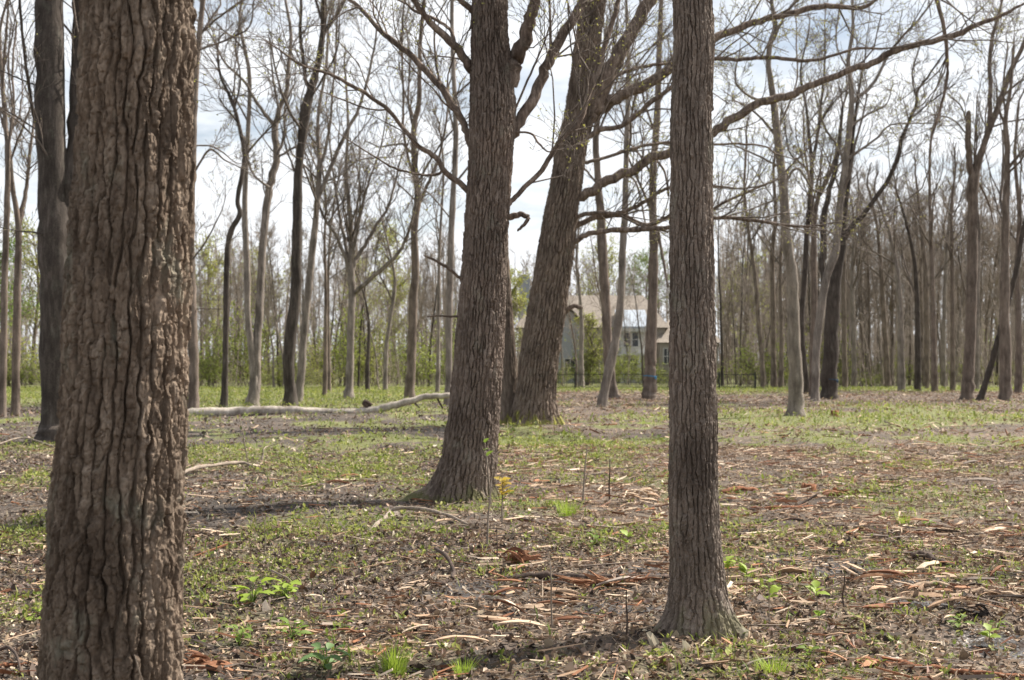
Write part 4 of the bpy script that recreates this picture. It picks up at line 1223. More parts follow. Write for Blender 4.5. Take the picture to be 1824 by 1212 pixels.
# grey cross gable on the left
gx0, gx1 = hx(985), hx(1042)
hb('gable_wall', 'h_grey', gx0, gx1, -.1, hz(590), HY - 3, HY - .01)
gmb = MB()
gc = (gx0 + gx1) / 2
gmb.add([(gx0, HY - 3, hz(590)), (gx1, HY - 3, hz(590)), (gc, HY - 3, hz(556)), (gx0, HY, hz(590)), (gx1, HY, hz(590)), (gc, HY, hz(556))], [(0, 3, 4, 1)], [(0, 1, 2), (3, 5, 4)])
gmb.build('gable', M_['h_grey'], hs, smooth=False)
gmb = MB()
for s, xe in ((-1, gx0 - .3), (1, gx1 + .3)):
    a0, a1 = np.array([xe, HY - 3.3, hz(593)]), np.array([gc, HY - 3.3, hz(553)])
    dy = np.array([0, 5.8, 0]); dz = np.array([0, 0, .14])
    gmb.add([a0, a1, a1 + dy, a0 + dy, a0 + dz, a1 + dz, a1 + dy + dz, a0 + dy + dz], [(4, 5, 6, 7), (0, 1, 5, 4), (0, 3, 2, 1), (2, 3, 7, 6), (1, 2, 6, 5), (3, 0, 4, 7)])
gmb.build('gable_roof', M_['h_roof'], hs, smooth=False)


def window(x0, x1, z0, z1, y, nv=1, nh=1):
    p_ = hb('window', 'h_dark', x0, x1, z0, z1, y - .03, y + .05)
    fr = MB()
    w = .07
    for (a, b2, c2, d2) in ((x0 - w, x0, z0 - w, z1 + w), (x1, x1 + w, z0 - w, z1 + w), (x0, x1, z1, z1 + w), (x0, x1, z0 - w, z0)):
        fr.box((a, y - .09, c2), (b2, y + .04, d2))
    for i in range(1, nv + 1):
        xm = x0 + (x1 - x0) * i / (nv + 1)
        fr.box((xm - .03, y - .06, z0), (xm + .03, y - .031, z1))
    for i in range(1, nh + 1):
        zm = z0 + (z1 - z0) * i / (nh + 1)
        fr.box((x0, y - .055, zm - .025), (x1, y - .033, zm + .025))
    fr.build('frame', M_['h_trim'], p_, origin=tuple(hs.location), smooth=False)


window(hx(1004), hx(1022), hz(668), hz(640), HY - 3.0, 1, 1)
window(hx(1054), hx(1068), hz(662), hz(628), HY, 1, 2)
window(hx(960), hx(974), hz(640), hz(612), HY, 1, 1)
# sunroom bay with pale metal roof, balcony and posts
bx0, bx1 = hx(1103), hx(1146)
hb('bay_wall', 'h_trim', bx0, bx1, -.1, hz(588), HY - 2.0, HY - .02)
m_ = MB()
m_.add([(bx0 - .3, HY - 2.5, hz(583)), (bx1 + .3, HY - 2.5, hz(583)), (bx1 + .3, HY + 1.6, hz(551)), (bx0 - .3, HY + 1.6, hz(551)),
        (bx0 - .3, HY - 2.5, hz(586)), (bx1 + .3, HY - 2.5, hz(586)), (bx1 + .3, HY + 1.6, hz(554)), (bx0 - .3, HY + 1.6, hz(554))],
       [(0, 1, 2, 3), (7, 6, 5, 4), (0, 4, 5, 1), (1, 5, 6, 2), (2, 6, 7, 3), (3, 7, 4, 0)])
m_.build('bay_roof', M_['h_metal'], hs, smooth=False)
hb('fascia', 'h_trim', bx0 - .35, bx1 + .35, hz(592), hz(586.5), HY - 2.62, HY - 2.45)
window(hx(1108), hx(1119), hz(618), hz(594), HY - 2.0, 0, 1)
window(hx(1123), hx(1133), hz(618), hz(594), HY - 2.0, 0, 1)
window(hx(1109), hx(1131), hz(668), hz(640), HY - 2.0, 2, 0)
hb('balcony', 'h_trim', bx0 - .3, bx1 + .3, hz(634), hz(631), HY - 3.4, HY - 2.02)
rl = MB()
rl.box((bx0 - .3, HY - 3.38, hz(620)), (bx1 + .3, HY - 3.3, hz(618.4)))
for i in range(14):
    xx = bx0 - .28 + (bx1 - bx0 + .5) * i / 13
    rl.box((xx, HY - 3.36, hz(631)), (xx + .04, HY - 3.32, hz(620)))
rl.build('railing', M_['h_trim'], hs, smooth=False)
for px in (1102, 1133, 1147):
    hb('post', 'h_trim', hx(px) - .11, hx(px) + .11, -.1, hz(634), HY - 3.35, HY - 3.13)
# lower right wing
hb('wing_wall', 'h_wall', hx(1172), hx(1276), -.1, hz(612), HY - 1.2, HY + 6)
hroof(hx(1172), hx(1276), hz(611), hz(568), HY - 1.2, HY + 6, 1.2)
for (a, b_) in ((1180, 1192), (1240, 1252)):
    window(hx(a), hx(b_), hz(648), hz(622), HY - 1.2, 1, 1)

# black metal fence at the end of the lawn
FY = 92.0
fx0, fx1 = (960 - PW / 2) / F * FY, (1345 - PW / 2) / F * FY
M_['fence'] = plain('fence_paint', (0.02, 0.022, 0.022), .5, .1)
fe = thing('metal_fence', 'low black metal fence running across the lawn before the house', 'fence', (fx0, FY, 0))
for z in (.97, .16):
    m_ = MB()
    m_.box((fx0, FY - .025, z - .018), (fx1, FY + .025, z + .018))
    m_.build('rail', M_['fence'], fe, smooth=False)
npost = 7
for i in range(npost):
    xx = fx0 + (fx1 - fx0) * i / (npost - 1)
    m_ = MB()
    m_.box((xx - .05, FY - .05, -.1), (xx + .05, FY + .05, 1.1))
    m_.box((xx - .06, FY - .06, 1.1), (xx + .06, FY + .06, 1.14))
    m_.build('post', M_['fence'], fe, smooth=False)
m_ = MB()
for i in range(int((fx1 - fx0) / .13)):
    xx = fx0 + .1 + i * .13
    m_.box((xx - .008, FY - .008, .13), (xx + .008, FY + .008, .99))
tag(m_.build('pickets', M_['fence'], fe, smooth=False), kind='stuff')

# ------------------------------------------------------------------ the fallen log across the back of the clearing
LY = 46.0
lg = thing('fallen_log', 'long pale grey fallen log lying across the back of the clearing', 'log', atY(345, 742, LY))
Lp = [(318, 742, 20), (345, 738, 20), (400, 736, 19), (450, 733, 18), (500, 732, 17), (540, 733, 16), (600, 736, 16), (660, 732, 15), (700, 722, 13), (735, 713, 12), (765, 707, 11), (805, 704, 10)]
Q = np.array([np.append(atY(a, b_, LY + (a - 500) * .004), w / 2 * LY / F) for (a, b_, w) in Lp])
S = spline(Q, 48)
rng = random.Random(5)
S[:, 3] *= 1 + .02 * np.array([rng.gauss(0, 1) for _ in range(48)])
S[:, :3] += np.array([[rng.gauss(0, 1) for _ in range(3)] for _ in range(48)]) * .012
m_ = MB()
m_.tube(S[:, :3], S[:, 3], 14, cap=True)
m_.build('stem', M_['log'], lg)
for pts in ([(655, 726, 9), (648, 718, 8), (652, 716, 8), (662, 722, 6)], [(778, 705, 4), (781, 714, 4), (789, 728, 3)], [(735, 714, 3), (742, 722, 3), (748, 727, 2)]):
    m_ = MB()
    Q = spline(np.array([np.append(atY(a, b_, LY + (a - 500) * .004), w / 2 * LY / F) for (a, b_, w) in pts]), 9)
    m_.tube(Q[:, :3], Q[:, 3], 7, cap=True)
    m_.build('branch_stub', M_['stick_dark'], lg)


# ------------------------------------------------------------------ sticks, rotten wood, stumps
HEAPS = []          # broken wood that lies as bundles of shards


def stick(name, label, cat, pts, mat, lift=None, sides=7, rough=.12, seed=0, group=None, n_=None, forks=()):
    """pts: (px, py, width px) of points lying on the floor; lift raises single points (metres)"""
    r_ = random.Random(seed + int(pts[0][0]))
    root = None
    for bi, pp in enumerate([pts] + list(forks)):
        Q = []
        for i, (a, b_, w) in enumerate(pp):
            g = atG(a, b_)
            r = w / 2 * g[1] / F
            g[2] += r * .75 + (lift[i] if lift and bi == 0 else 0)
            Q.append(np.append(g, r))
        S = spline(Q, n_ or max(7, len(Q) * 4))
        S[:, 3] *= np.array([1 + r_.gauss(0, rough) for _ in range(len(S))])
        S[:, :3] += np.array([[r_.gauss(0, 1) for _ in range(3)] for _ in range(len(S))]) * S[:, 3:4] * rough
        if root is None:
            base = S[0, :3].copy()
            if forks:
                root = thing(name, label, cat, base, group)
        m_ = MB()
        m_.tube(S[:, :3], S[:, 3], sides, cap=True)
        if forks:
            m_.build('stem' if bi == 0 else 'side_branch', M_[mat], root)
        else:
            root = tag(m_.build(name, M_[mat], None, origin=tuple(base)), label, cat, group)
    return root


stick('fallen_branch', 'curved bleached branch lying in front of the central trunk', 'branch', [(655, 952, 6), (690, 929, 7), (706, 922, 7), (752, 921, 7), (800, 931, 6), (836, 938, 5)], 'stick', [0, .05, .08, .06, .02, 0], forks=[[(668, 940, 5), (690, 925, 5), (716, 914, 4)]])
stick('stick', 'short grey stick left of the curved bleached branch', 'stick', [(618, 958, 5), (650, 954, 5), (692, 952, 4)], 'stick')
stick('stick', 'straight pale stick just below the curved bleached branch', 'stick', [(668, 967, 5), (720, 966, 5), (772, 963, 4)], 'stick')
stick('forked_stick', 'dark bent forked stick pointing up in the middle foreground', 'stick', [(776, 1002, 7), (795, 1012, 8), (808, 1026, 8), (806, 1034, 7)], 'stick_dark', [.10, .08, .03, 0], forks=[[(810, 1030, 8), (795, 1040, 8), (776, 1047, 7)]])
stick('stick', 'dark sodden stick lying left of the forked stick', 'stick', [(604, 1033, 7), (640, 1035, 8), (690, 1046, 6)], 'stick_dark')
stick('fallen_branch', 'long pale branch resting on grass right of the furrowed trunk', 'branch', [(322, 853, 7), (350, 845, 7), (385, 840, 6), (430, 835, 6), (452, 838, 4)], 'stick', [.05, .07, .08, .08, .04],
      forks=[[(440, 835, 4), (458, 830, 4), (474, 822, 3)]])
stick('stick', 'thin upright pale twig standing at the end of the long pale branch', 'twig', [(466, 826, 3), (468, 824, 3), (470, 823, 2.5), (478, 822, 2), (505, 824, 1.5)], 'stick', [0, .1, .21, .25, .32], sides=5)
stick('stick', 'short dark log piece right of the slender foreground trunk', 'stick', [(1284, 881, 8), (1315, 878, 9), (1348, 876, 7)], 'rotten', rough=.2)
stick('stick', 'long dark stick along the puddle right of the slender trunk', 'stick', [(1288, 937, 6), (1340, 935, 6), (1400, 932, 6), (1442, 931, 4)], 'stick_dark')
stick('stick', 'dark stick slanting up beside the small stump', 'stick', [(1418, 904, 4), (1438, 900, 4), (1456, 896, 3)], 'stick_dark', [0, .05, .12])
stick('stick', 'reddish stick lying in front of the small stump', 'stick', [(1332, 906, 6), (1400, 907, 7), (1450, 905, 6), (1494, 904, 5)], 'rotten', rough=.2)
stick('rotten_log_piece', 'dark hollow piece of rotten log in the right foreground debris', 'log piece', [(1622, 1000, 10), (1650, 1004, 13), (1675, 1010, 12), (1697, 1012, 7)], 'stick_dark', rough=.2, sides=9)
stick('bark_strip', 'long reddish bark strip in the bottom right corner', 'bark', [(1524, 1176, 8), (1548, 1182, 13), (1600, 1191, 13), (1680, 1199, 12), (1760, 1206, 12), (1850, 1212, 11)], 'rotten', rough=.22, sides=6)
stick('bark_strip', 'second reddish bark strip left of the long corner strip', 'bark', [(1490, 1170, 4), (1520, 1178, 6), (1560, 1190, 5)], 'rotten', rough=.2, sides=5)
stick('rotten_log', 'rotten log with grey upper side lying left of the slender trunk foot', 'log', [(898, 1037, 10), (950, 1035, 13), (1010, 1034, 14), (1070, 1035, 13), (1130, 1034, 12), (1192, 1030, 10)], 'stick_dark', rough=.16, sides=10, n_=30)
HEAPS.append(('rotten_log_piece', 'red-brown crumbling wood broken from the rotten log', 'log piece', [(992, 1047, 8), (1020, 1048, 14), (1060, 1050, 15), (1085, 1046, 12), (1108, 1043, 7)], 'chip_red'))
HEAPS.append(('rotten_log_piece', 'bright red-brown wood flake on top of the rotten log', 'log piece', [(1068, 1040, 8), (1095, 1037, 12), (1128, 1037, 9), (1150, 1040, 5)], 'chip_red'))
HEAPS.append(('rotten_log_piece', 'dark red wood chunk lying alone above the rotten log', 'log piece', [(904, 1008, 10), (922, 1006, 20), (938, 1003, 15), (950, 996, 5)], 'chip_red'))
HEAPS.append(('rotten_log_piece', 'red chunk beside the small stump on the right', 'log piece', [(1474, 888, 8), (1488, 887, 13), (1502, 886, 11), (1514, 887, 5)], 'chip_red'))
HEAPS.append(('broken_wood', 'pale splintered wood lump between the central and slender trunks', 'log piece', [(1118, 892, 8), (1136, 890, 20), (1152, 889, 18), (1168, 893, 8)], 'chip_tan'))
HEAPS.append(('root_clod', 'black root clod beside a leafy plant at the right', 'root', [(1716, 1108, 14), (1730, 1105, 34), (1748, 1106, 36), (1760, 1109, 14)], 'chip_black'))
stick('surface_root', 'thin dark root crossing the litter right of the central trunk', 'root', [(900, 926, 4), (930, 927, 5), (960, 934, 5), (985, 947, 4), (1010, 938, 4), (1034, 929, 3)], 'stick_dark')
HEAPS.append(('rotten_log_piece', 'shredded red bark heap at the foot of the furrowed trunk', 'bark', [(322, 1196, 16), (345, 1192, 26), (372, 1194, 22), (398, 1199, 10)], 'chip_red'))
stick('stick', 'tan curved stick in the shredded wood of the right foreground', 'stick', [(1500, 1020, 6), (1530, 1029, 8), (1580, 1024, 8), (1650, 1020, 6)], 'pale_wood', rough=.2)
stick('stick', 'pale broken stick near the right picture edge', 'stick', [(1690, 1068, 9), (1740, 1058, 11), (1790, 1062, 9), (1830, 1068, 7)], 'pale_wood', rough=.2)
stick('stick', 'pale stick lying across the right foreground puddles', 'stick', [(1612, 1052, 9), (1660, 1044, 11), (1705, 1050, 8)], 'pale_wood', rough=.22)
stick('stick', 'grey twig leaning low in the grass behind the furrowed trunk on the left', 'stick', [(-10, 802, 3), (40, 795, 3), (95, 800, 3)], 'stick', [.1, .15, .05])
stick('stick', 'dark curved twig at the bottom left corner', 'stick', [(-5, 1168, 6), (15, 1172, 6), (30, 1185, 5), (38, 1205, 4)], 'stick_dark', [.02, .05, .04, 0])
stick('bark_strip', 'dark flat bark strip at the bottom left corner', 'bark', [(-10, 1190, 8), (20, 1188, 9), (60, 1186, 7)], 'rotten', rough=.2)


def stump(px, py, wpx, h, label):
    g = atG(px, py)
    r = wpx / 2 * g[1] / F
    r_ = random.Random(int(px))
    m_ = MB()
    k = 18
    th = np.arange(k) * 2 * math.pi / k
    rows = []
    for (z, f) in ((-.05, 1.35), (.02, 1.15), (h * .6, 1.0), (h, .97), (h * .97, .75), (h * .9, .3)):
        j = np.array([1 + r_.gauss(0, .06) for _ in range(k)])
        rows.append(np.c_[g[0] + r * f * j * np.cos(th), g[1] + r * f * j * np.sin(th), g[2] + z + np.array([r_.gauss(0, .012 if z > .02 else 0) for _ in range(k)])])
    V = np.vstack(rows)
    q = [(a * k + i, a * k + (i + 1) % k, (a + 1) * k + (i + 1) % k, (a + 1) * k + i) for a in range(5) for i in range(k)]
    m_.add(V, q, [(5 * k + i, 5 * k + (i + 1) % k, 5 * k) for i in range(1, k - 1)])
    tag(m_.build('tree_stump', M_['rotten'], None, origin=tuple(g)), label, 'stump')


stump(1441, 875, 26, .09, 'small red-brown cut stump in the chips on the right')
stump(1487, 742, 14, .2, 'small dark stump right of the curved trunk foot')

# ------------------------------------------------------------------ shredded wood: the larger splinters one by one
rng = random.Random(77)
splint = []
for k in range(8):
    n_ = 7
    w0, t0 = rng.uniform(.05, .12), rng.uniform(.02, .045)
    bend, tw_ = rng.uniform(-.12, .12), rng.uniform(-.6, .6)
    V = []
    for i in range(n_):
        s = i / (n_ - 1)
        e = min(1, 4 * s + .15, 4 * (1 - s) + .2) * rng.uniform(.75, 1.15)
        w, t = w0 * e, t0 * (.5 + .5 * e)
        a = tw_ * (s - .5)
        yc, zc = rng.gauss(0, .008), bend * (1 - (2 * s - 1) ** 2)
        for (u, v_) in ((-1, -1), (1, -1), (1 + rng.gauss(0, .12), 1), (-1 + rng.gauss(0, .12), 1)):
            y, z = u * w / 2, v_ * t / 2
            V.append((s - .5, yc + y * math.cos(a) - z * math.sin(a), zc + y * math.sin(a) + z * math.cos(a)))
    q = [(i * 4 + j, i * 4 + (j + 1) % 4, (i + 1) * 4 + (j + 1) % 4, (i + 1) * 4 + j) for i in range(n_ - 1) for j in range(4)] + [(3, 2, 1, 0), tuple(range((n_ - 1) * 4, n_ * 4))]
    m_ = MB()
    m_.add(V, q)
    splint.append({c: m_.mesh('splinter', M_[c], smooth=False) for c in ('chip_tan', 'chip_red', 'chip_grey', 'chip_black')})
for (nm, lab, cat, pts, mt) in HEAPS:
    S = spline([np.append(atG(a, b_), w * atG(a, b_)[1] / F) for (a, b_, w) in pts], 40)
    t = thing(nm, lab, cat, S[20, :3])
    Lt = np.linalg.norm(S[-1, :3] - S[0, :3])
    for k in range(16):
        i = rng.randint(3, 36)
        h = S[i, 3]
        o = link('shard', splint[rng.randrange(8)][mt], t)
        L = min(Lt * rng.uniform(.3, .75), .5)
        p = S[i, :3] - S[20, :3] + np.array([rng.gauss(0, .02), rng.gauss(0, .03), h * rng.uniform(.1, .8)])
        o.location = tuple(p)
        wv = max(.5, min(2.2, h * 5 / L))
        o.scale = (L, L * wv * rng.uniform(.6, 1.2), L * wv * rng.uniform(.7, 1.5))
        o.rotation_euler = (rng.gauss(0, .8), rng.gauss(0, .3), rng.gauss(0, .45))
clusters = [  # px, py, spread, spread, count, length range m, colours, label
    (960, 1082, 130, 42, 52, .07, .26, 'tan tan red grey', 'shredded wood splinter in the pile left of the slender trunk foot'),
    (1060, 1044, 110, 12, 18, .07, .22, 'red red tan', 'reddish splinter scattered round the rotten log'),
    (1680, 1045, 120, 38, 46, .08, .30, 'tan tan red grey', 'splinter of pale shredded wood in the right foreground heap'),
    (1560, 948, 200, 24, 28, .08, .30, 'tan grey red', 'wood splinter on the mud behind the right foreground heap'),
    (1400, 895, 90, 16, 16, .08, .26, 'red red grey', 'red-brown splinter near the small cut stump'),
    (1150, 890, 50, 14, 12, .08, .25, 'tan tan red', 'splinter round the pale splintered wood lump'),
    (690, 1100, 90, 30, 24, .06, .22, 'tan red grey', 'splinter lying between the feathery grass tuft and the forked stick'),
    (760, 935, 110, 22, 16, .10, .30, 'grey tan', 'stick fragment lying round the curved bleached branch'),
    (1460, 1150, 150, 34, 26, .06, .22, 'grey tan red', 'splinter on the dark litter at the bottom right'),
    (345, 1190, 28, 14, 10, .05, .16, 'red', 'red splinter of the bark heap at the furrowed trunk foot'),
    (45, 1000, 50, 70, 10, .06, .2, 'grey tan', 'splinter in the grass left of the furrowed trunk'),
    (1640, 835, 160, 28, 26, .10, .34, 'tan tan grey', 'wood splinter far back on the right of the clearing'),
    (560, 850, 120, 20, 10, .10, .3, 'tan red', 'pale bark flake on the grass left of the central trunk')]
for (cx, cy, sx, sy, cnt, l0, l1, cols, lab) in clusters:
    for k in range(cnt):
        for _try in range(20):
            px, py = rng.gauss(cx, sx * .75), rng.gauss(cy, sy * .75)
            if 760 < py < 1222 and -20 < px < 1844:
                break
        g = atG(px, min(py, 1222))
        o = link('wood_splinter', splint[rng.randrange(8)]['chip_' + rng.choice(cols.split())], None)
        L = rng.uniform(l0, l1) * rng.uniform(.95, 1.5)
        o.location = (g[0], g[1], g[2] + .018 + .012 * rng.random())
        o.scale = (L, L * rng.uniform(.8, 1.5), L * rng.uniform(.8, 1.3))
        o.rotation_euler = (rng.gauss(0, .35), rng.gauss(0, .14), rng.gauss(0, .6) + (math.pi if rng.random() < .5 else 0))
        tag(o, lab, 'wood splinter', 'shredded wood on the forest floor')

# ------------------------------------------------------------------ litter too fine to count
R = np.random.default_rng(8)


def wedge(n_, y0, y1, half=.42):
    y = np.sqrt(R.uniform(y0 ** 2, y1 ** 2, n_))
    x = R.uniform(-1, 1, n_) * (half * y + .5)
    return x, y


def frames(n_, yaw, pitch, roll):
    cy, sy, cp, sp_, cr, sr = np.cos(yaw), np.sin(yaw), np.cos(pitch), np.sin(pitch), np.cos(roll), np.sin(roll)
    ex = np.stack([cy * cp, sy * cp, sp_], -1)
    ey0 = np.stack([-sy, cy, np.zeros(n_)], -1)
    ez0 = np.cross(ex, ey0)
    ey = ey0 * cr[:, None] + ez0 * sr[:, None]
    return ex, ey, np.cross(ex, ey)


def place(local, P, fr, size):
    """local (n, k, 3) or (k, 3) -> world verts (n*k, 3)"""
    ex, ey, ez = fr
    if local.ndim == 2:
        local = np.broadcast_to(local, (len(P),) + local.shape)
    V = local[:, :, 0:1] * ex[:, None] + local[:, :, 1:2] * ey[:, None] + local[:, :, 2:3] * ez[:, None]
    return (P[:, None] + V * size[:, None, None]).reshape(-1, 3)


LIT = np.array([(.36, .265, .185), (.21, .15, .105), (.085, .062, .047), (.44, .345, .26), (.16, .092, .055), (.045, .034, .028), (.78, .66, .52), (.25, .20, .165)]) * .84
LITP = np.array([.17, .15, .17, .13, .09, .16, .07, .06])


def litter_colours(n_):
    c = LIT[R.choice(len(LIT), n_, p=LITP / LITP.sum())]
    return np.clip(c * R.uniform(.75, 1.25, (n_, 1)) * R.uniform(.94, 1.06, (n_, 3)), 0, .8)


lm = MB()
# near leaves: midrib, curled lobed edges
n_ = 36000
x, y = wedge(n_, 5.9, 13.5)
keep = R.random(n_) > .55 * wet(x, y) + .22 * sstep(.62, .38, fbm(x * 1.4, y * 1.1, 21.))
x, y = x[keep], y[keep]; n_ = len(x)
size = np.clip(np.exp(R.normal(-3.55, .36, n_)), .012, .06)
P = np.stack([x, y, gz(x, y) + .004 + .012 * R.random(n_)], -1)
base = np.array([(-.5, 0, 0), (-.15, 0, -.02), (.2, 0, -.02), (.55, 0, .03), (-.2, .3, 0), (.22, .24, 0), (-.2, -.3, 0), (.22, -.24, 0)])
loc = np.repeat(base[None], n_, 0)
curl = R.normal(.16, .30, (n_, 1))
loc[:, 4:, 2] += curl * R.uniform(.5, 1.5, (n_, 4))
loc[:, :, 1] *= R.uniform(.6, 1.3, (n_, 1)); loc[:, :, 1] += R.normal(0, .04, (n_, 8))
loc[:, 3, 2] += R.normal(0, .2, n_); loc[:, 0, 2] += R.normal(.05, .12, n_)
V = place(loc, P, frames(n_, R.uniform(0, 6.28, n_), R.normal(0, .3, n_), R.normal(0, .42, n_)), size)
bi = (np.arange(n_) * 8)[:, None, None]
tri = (bi + np.array([(0, 1, 4), (5, 2, 3), (0, 6, 1), (7, 3, 2)])).reshape(-1, 3)
qd = (bi + np.array([(4, 1, 2, 5), (1, 6, 7, 2)])).reshape(-1, 4)
lm.add(V, qd, tri, np.repeat(litter_colours(n_), 8, 0))
# farther leaves: folded lozenges
for (cnt, y0, y1, s0, s1) in ((52000, 5.9, 14, .02, .06), (60000, 13, 27, .03, .078), (60000, 26, 94, .05, .14)):
    x, y = wedge(cnt, y0, y1)
    gr_ = green(x, y)
    keep = R.random(cnt) > .5 * wet(x, y) + .6 * gr_ * (y > 26) + .25 * sstep(.6, .4, fbm(x * 1.2, y * .9, 41.))
    x, y = x[keep], y[keep]; n_ = len(x)
    size = R.uniform(s0, s1, n_)
    P = np.stack([x, y, gz(x, y) + .005 + (.02 + .05 * (y > 26)) * R.random(n_)], -1)
    base = np.array([(-.5, 0, 0), (0, .3, .1), (.5, 0, .04), (0, -.3, .1)])
    loc = np.repeat(base[None], n_, 0)
    loc[:, :, 2] *= R.normal(1, 1.2, (n_, 1)); loc[:, :, 1] *= R.uniform(.5, 1.3, (n_, 1)); strip = R.random(n_) < .35
    loc[strip, :, 1] *= .4; loc[strip, :, 0] *= 1.7
    V = place(loc, P, frames(n_, R.uniform(0, 6.28, n_), R.normal(0, .5, n_), R.normal(0, .6, n_)), size)
    bi = (np.arange(n_) * 4)[:, None, None]
    col = litter_colours(n_)
    ch = chips(x, y)[:, None]
    col = col * (1 - .4 * ch) + .4 * ch * np.array([.44, .31, .21])
    lm.add(V, None, (bi + np.array([(0, 2, 1), (0, 3, 2)])).reshape(-1, 3), np.repeat(col, 4, 0))
tag(lm.build('leaf_litter', M_['litter'], smooth=False), 'brown and grey dead leaves carpeting the forest floor', 'leaf litter', None, 'stuff')

# finer splinters and twigs: little prisms
wm_ = MB()
WOODC = np.array([(.52, .38, .265), (.38, .255, .165), (.29, .13, .066), (.16, .066, .035), (.24, .19, .155), (.74, .60, .45), (.10, .077, .062)]) * .88
for (cnt, y0, y1, l0, l1, thin_) in ((12500, 5.9, 13.5, .03, .16, 1), (2600, 5.9, 14, .08, .34, .28), (19000, 13, 28, .06, .24, 1), (3000, 13, 28, .15, .5, .25), (16000, 27, 86, .10, .40, .9)):
    x, y = wedge(cnt, y0, y1)
    keep = R.random(cnt) < (chips(x, y) * (.2 + 1.9 * sstep(.42, .64, fbm(x * 1.1, y * .8, 33.))) if thin_ > .5 else .75) * (1 - .8 * green(x, y) * (y > 27))
    x, y = x[keep], y[keep]; n_ = len(x)
    L = l0 + (l1 - l0) * R.random(n_) ** 1.8 * 1.25
    W = np.maximum(L * R.uniform(.08, .2, n_), .006) * thin_
    loc = np.zeros((n_, 6, 3))
    tri_ = np.array([(-.5, -.3), (.5, -.3), (.05, .5)])
    for e in (0, 1):
        tp = R.uniform(.2, 1, n_)
        for j in range(3):
            loc[:, e * 3 + j, 0] = (e - .5) * L * R.uniform(.8, 1.1, n_)
            loc[:, e * 3 + j, 1] = tri_[j, 0] * W * tp
            loc[:, e * 3 + j, 2] = tri_[j, 1] * W * .6 * tp
    P = np.stack([x, y, gz(x, y) + .012 + .02 * R.random(n_) + (W * .2)], -1)
    yaw = np.where(R.random(n_) < .5, R.normal(0, .6, n_), R.uniform(0, 6.28, n_))
    V = place(loc, P, frames(n_, yaw, R.normal(0, .13 + .12 * (y0 > 20), n_), R.normal(0, .5, n_)), np.ones(n_))
    bi = (np.arange(n_) * 6)[:, None, None]
    if thin_ > .5:
        col = WOODC[R.choice(7, n_, p=[.27, .22, .17, .08, .10, .10, .06])]
    else:
        col = WOODC[R.choice(7, n_, p=[.08, .1, .08, .1, .32, .07, .25])]
    col = col * R.uniform(.75, 1.2, (n_, 1))
    wm_.add(V, (bi + np.array([(0, 1, 4, 3), (1, 2, 5, 4), (2, 0, 3, 5)])).reshape(-1, 4), (bi + np.array([(0, 2, 1), (3, 4, 5)])).reshape(-1, 3), np.repeat(col, 6, 0))
tag(wm_.build('wood_litter', M_['wood_chip'], smooth=False), 'fine wood chips and twigs strewn over the forest floor', 'wood chips', None, 'stuff')

# herbs and grass coming up through the litter
hm = MB()
GRC = np.array([(.17, .215, .04), (.235, .27, .055), (.29, .315, .075), (.12, .165, .032), (.35, .355, .11)]) * 1.0
leafq = np.array([(0, 0, 0), (.5, .22, .06), (1, 0, -.04), (.5, -.22, .06)])
blade = np.array([(0, .04, 0), (.55, .05, .03), (1, 0, -.1), (.55, -.05, .03), (0, -.04, 0)])
for (cnt, y0, y1, per, l0, l1, sp_r, gmin) in ((10500, 5.9, 14, 7, .014, .04, .026, .2), (12500, 13, 30, 6, .026, .062, .055, .2), (14000, 29, 96, 5, .05, .12, .11, .2)):
    x, y = wedge(cnt, y0, y1)
    g_ = green(x, y)
    keep = R.random(cnt) < np.clip(g_ * 1.05 + .02, 0, 1) ** 1.3
    x, y = x[keep], y[keep]
    sc_ = R.uniform(.7, 1.4, len(x))
    x, y, sc_ = np.repeat(x, per), np.repeat(y, per), np.repeat(sc_, per)
    n_ = len(x)
    x = x + R.normal(0, sp_r * .6, n_); y = y + R.normal(0, sp_r * .6, n_)
    P = np.stack([x, y, gz(x, y) + R.uniform(0, sp_r * 1.1, n_) * sc_], -1)
    loc = np.repeat(leafq[None], n_, 0)
    loc[:, :, 1] *= R.uniform(.5, 1.5, (n_, 1))
    V = place(loc, P, frames(n_, R.uniform(0, 6.28, n_), R.normal(.5, .45, n_), R.normal(0, .4, n_)), R.uniform(l0, l1, n_) * sc_)
    bi = (np.arange(n_) * 4)[:, None, None]
    hm.add(V, None, (bi + np.array([(0, 1, 2), (0, 2, 3)])).reshape(-1, 3), np.repeat(GRC[R.choice(5, n_)] * R.uniform(.8, 1.2, (n_, 1)), 4, 0))
for (cnt, y0, y1, l0, l1, wd_) in ((9000, 5.9, 16, .04, .12, .9), (17000, 15, 40, .05, .13, 1.1), (30000, 38, 98, .10, .24, 1.6)):
    x, y = wedge(cnt, y0, y1)
    keep = R.random(cnt) < np.clip(green(x, y), 0, 1) ** 1.4
    x, y = x[keep], y[keep]; n_ = len(x)
    P = np.stack([x, y, gz(x, y)], -1)
    loc = np.repeat(blade[None], n_, 0)
    loc[:, :, 1] *= wd_ * R.uniform(.6, 1.3, (n_, 1))
    loc[:, 2, 2] -= R.uniform(0, .4, n_)
    V = place(loc, P, frames(n_, R.uniform(0, 6.28, n_), R.normal(1.15, .25, n_), R.uniform(-.3, .3, n_)), R.uniform(l0, l1, n_))
    bi = (np.arange(n_) * 5)[:, None, None]
    hm.add(V, (bi + np.array([(0, 1, 3, 4)])).reshape(-1, 4), (bi + np.array([(1, 2, 3)])).reshape(-1, 3), np.repeat(GRC[R.choice(5, n_)] * R.uniform(.8, 1.2, (n_, 1)), 5, 0))
tag(hm.build('ground_cover', M_['greenery'], smooth=False), 'young green herbs and grass growing in patches through the litter', 'ground cover', None, 'stuff')


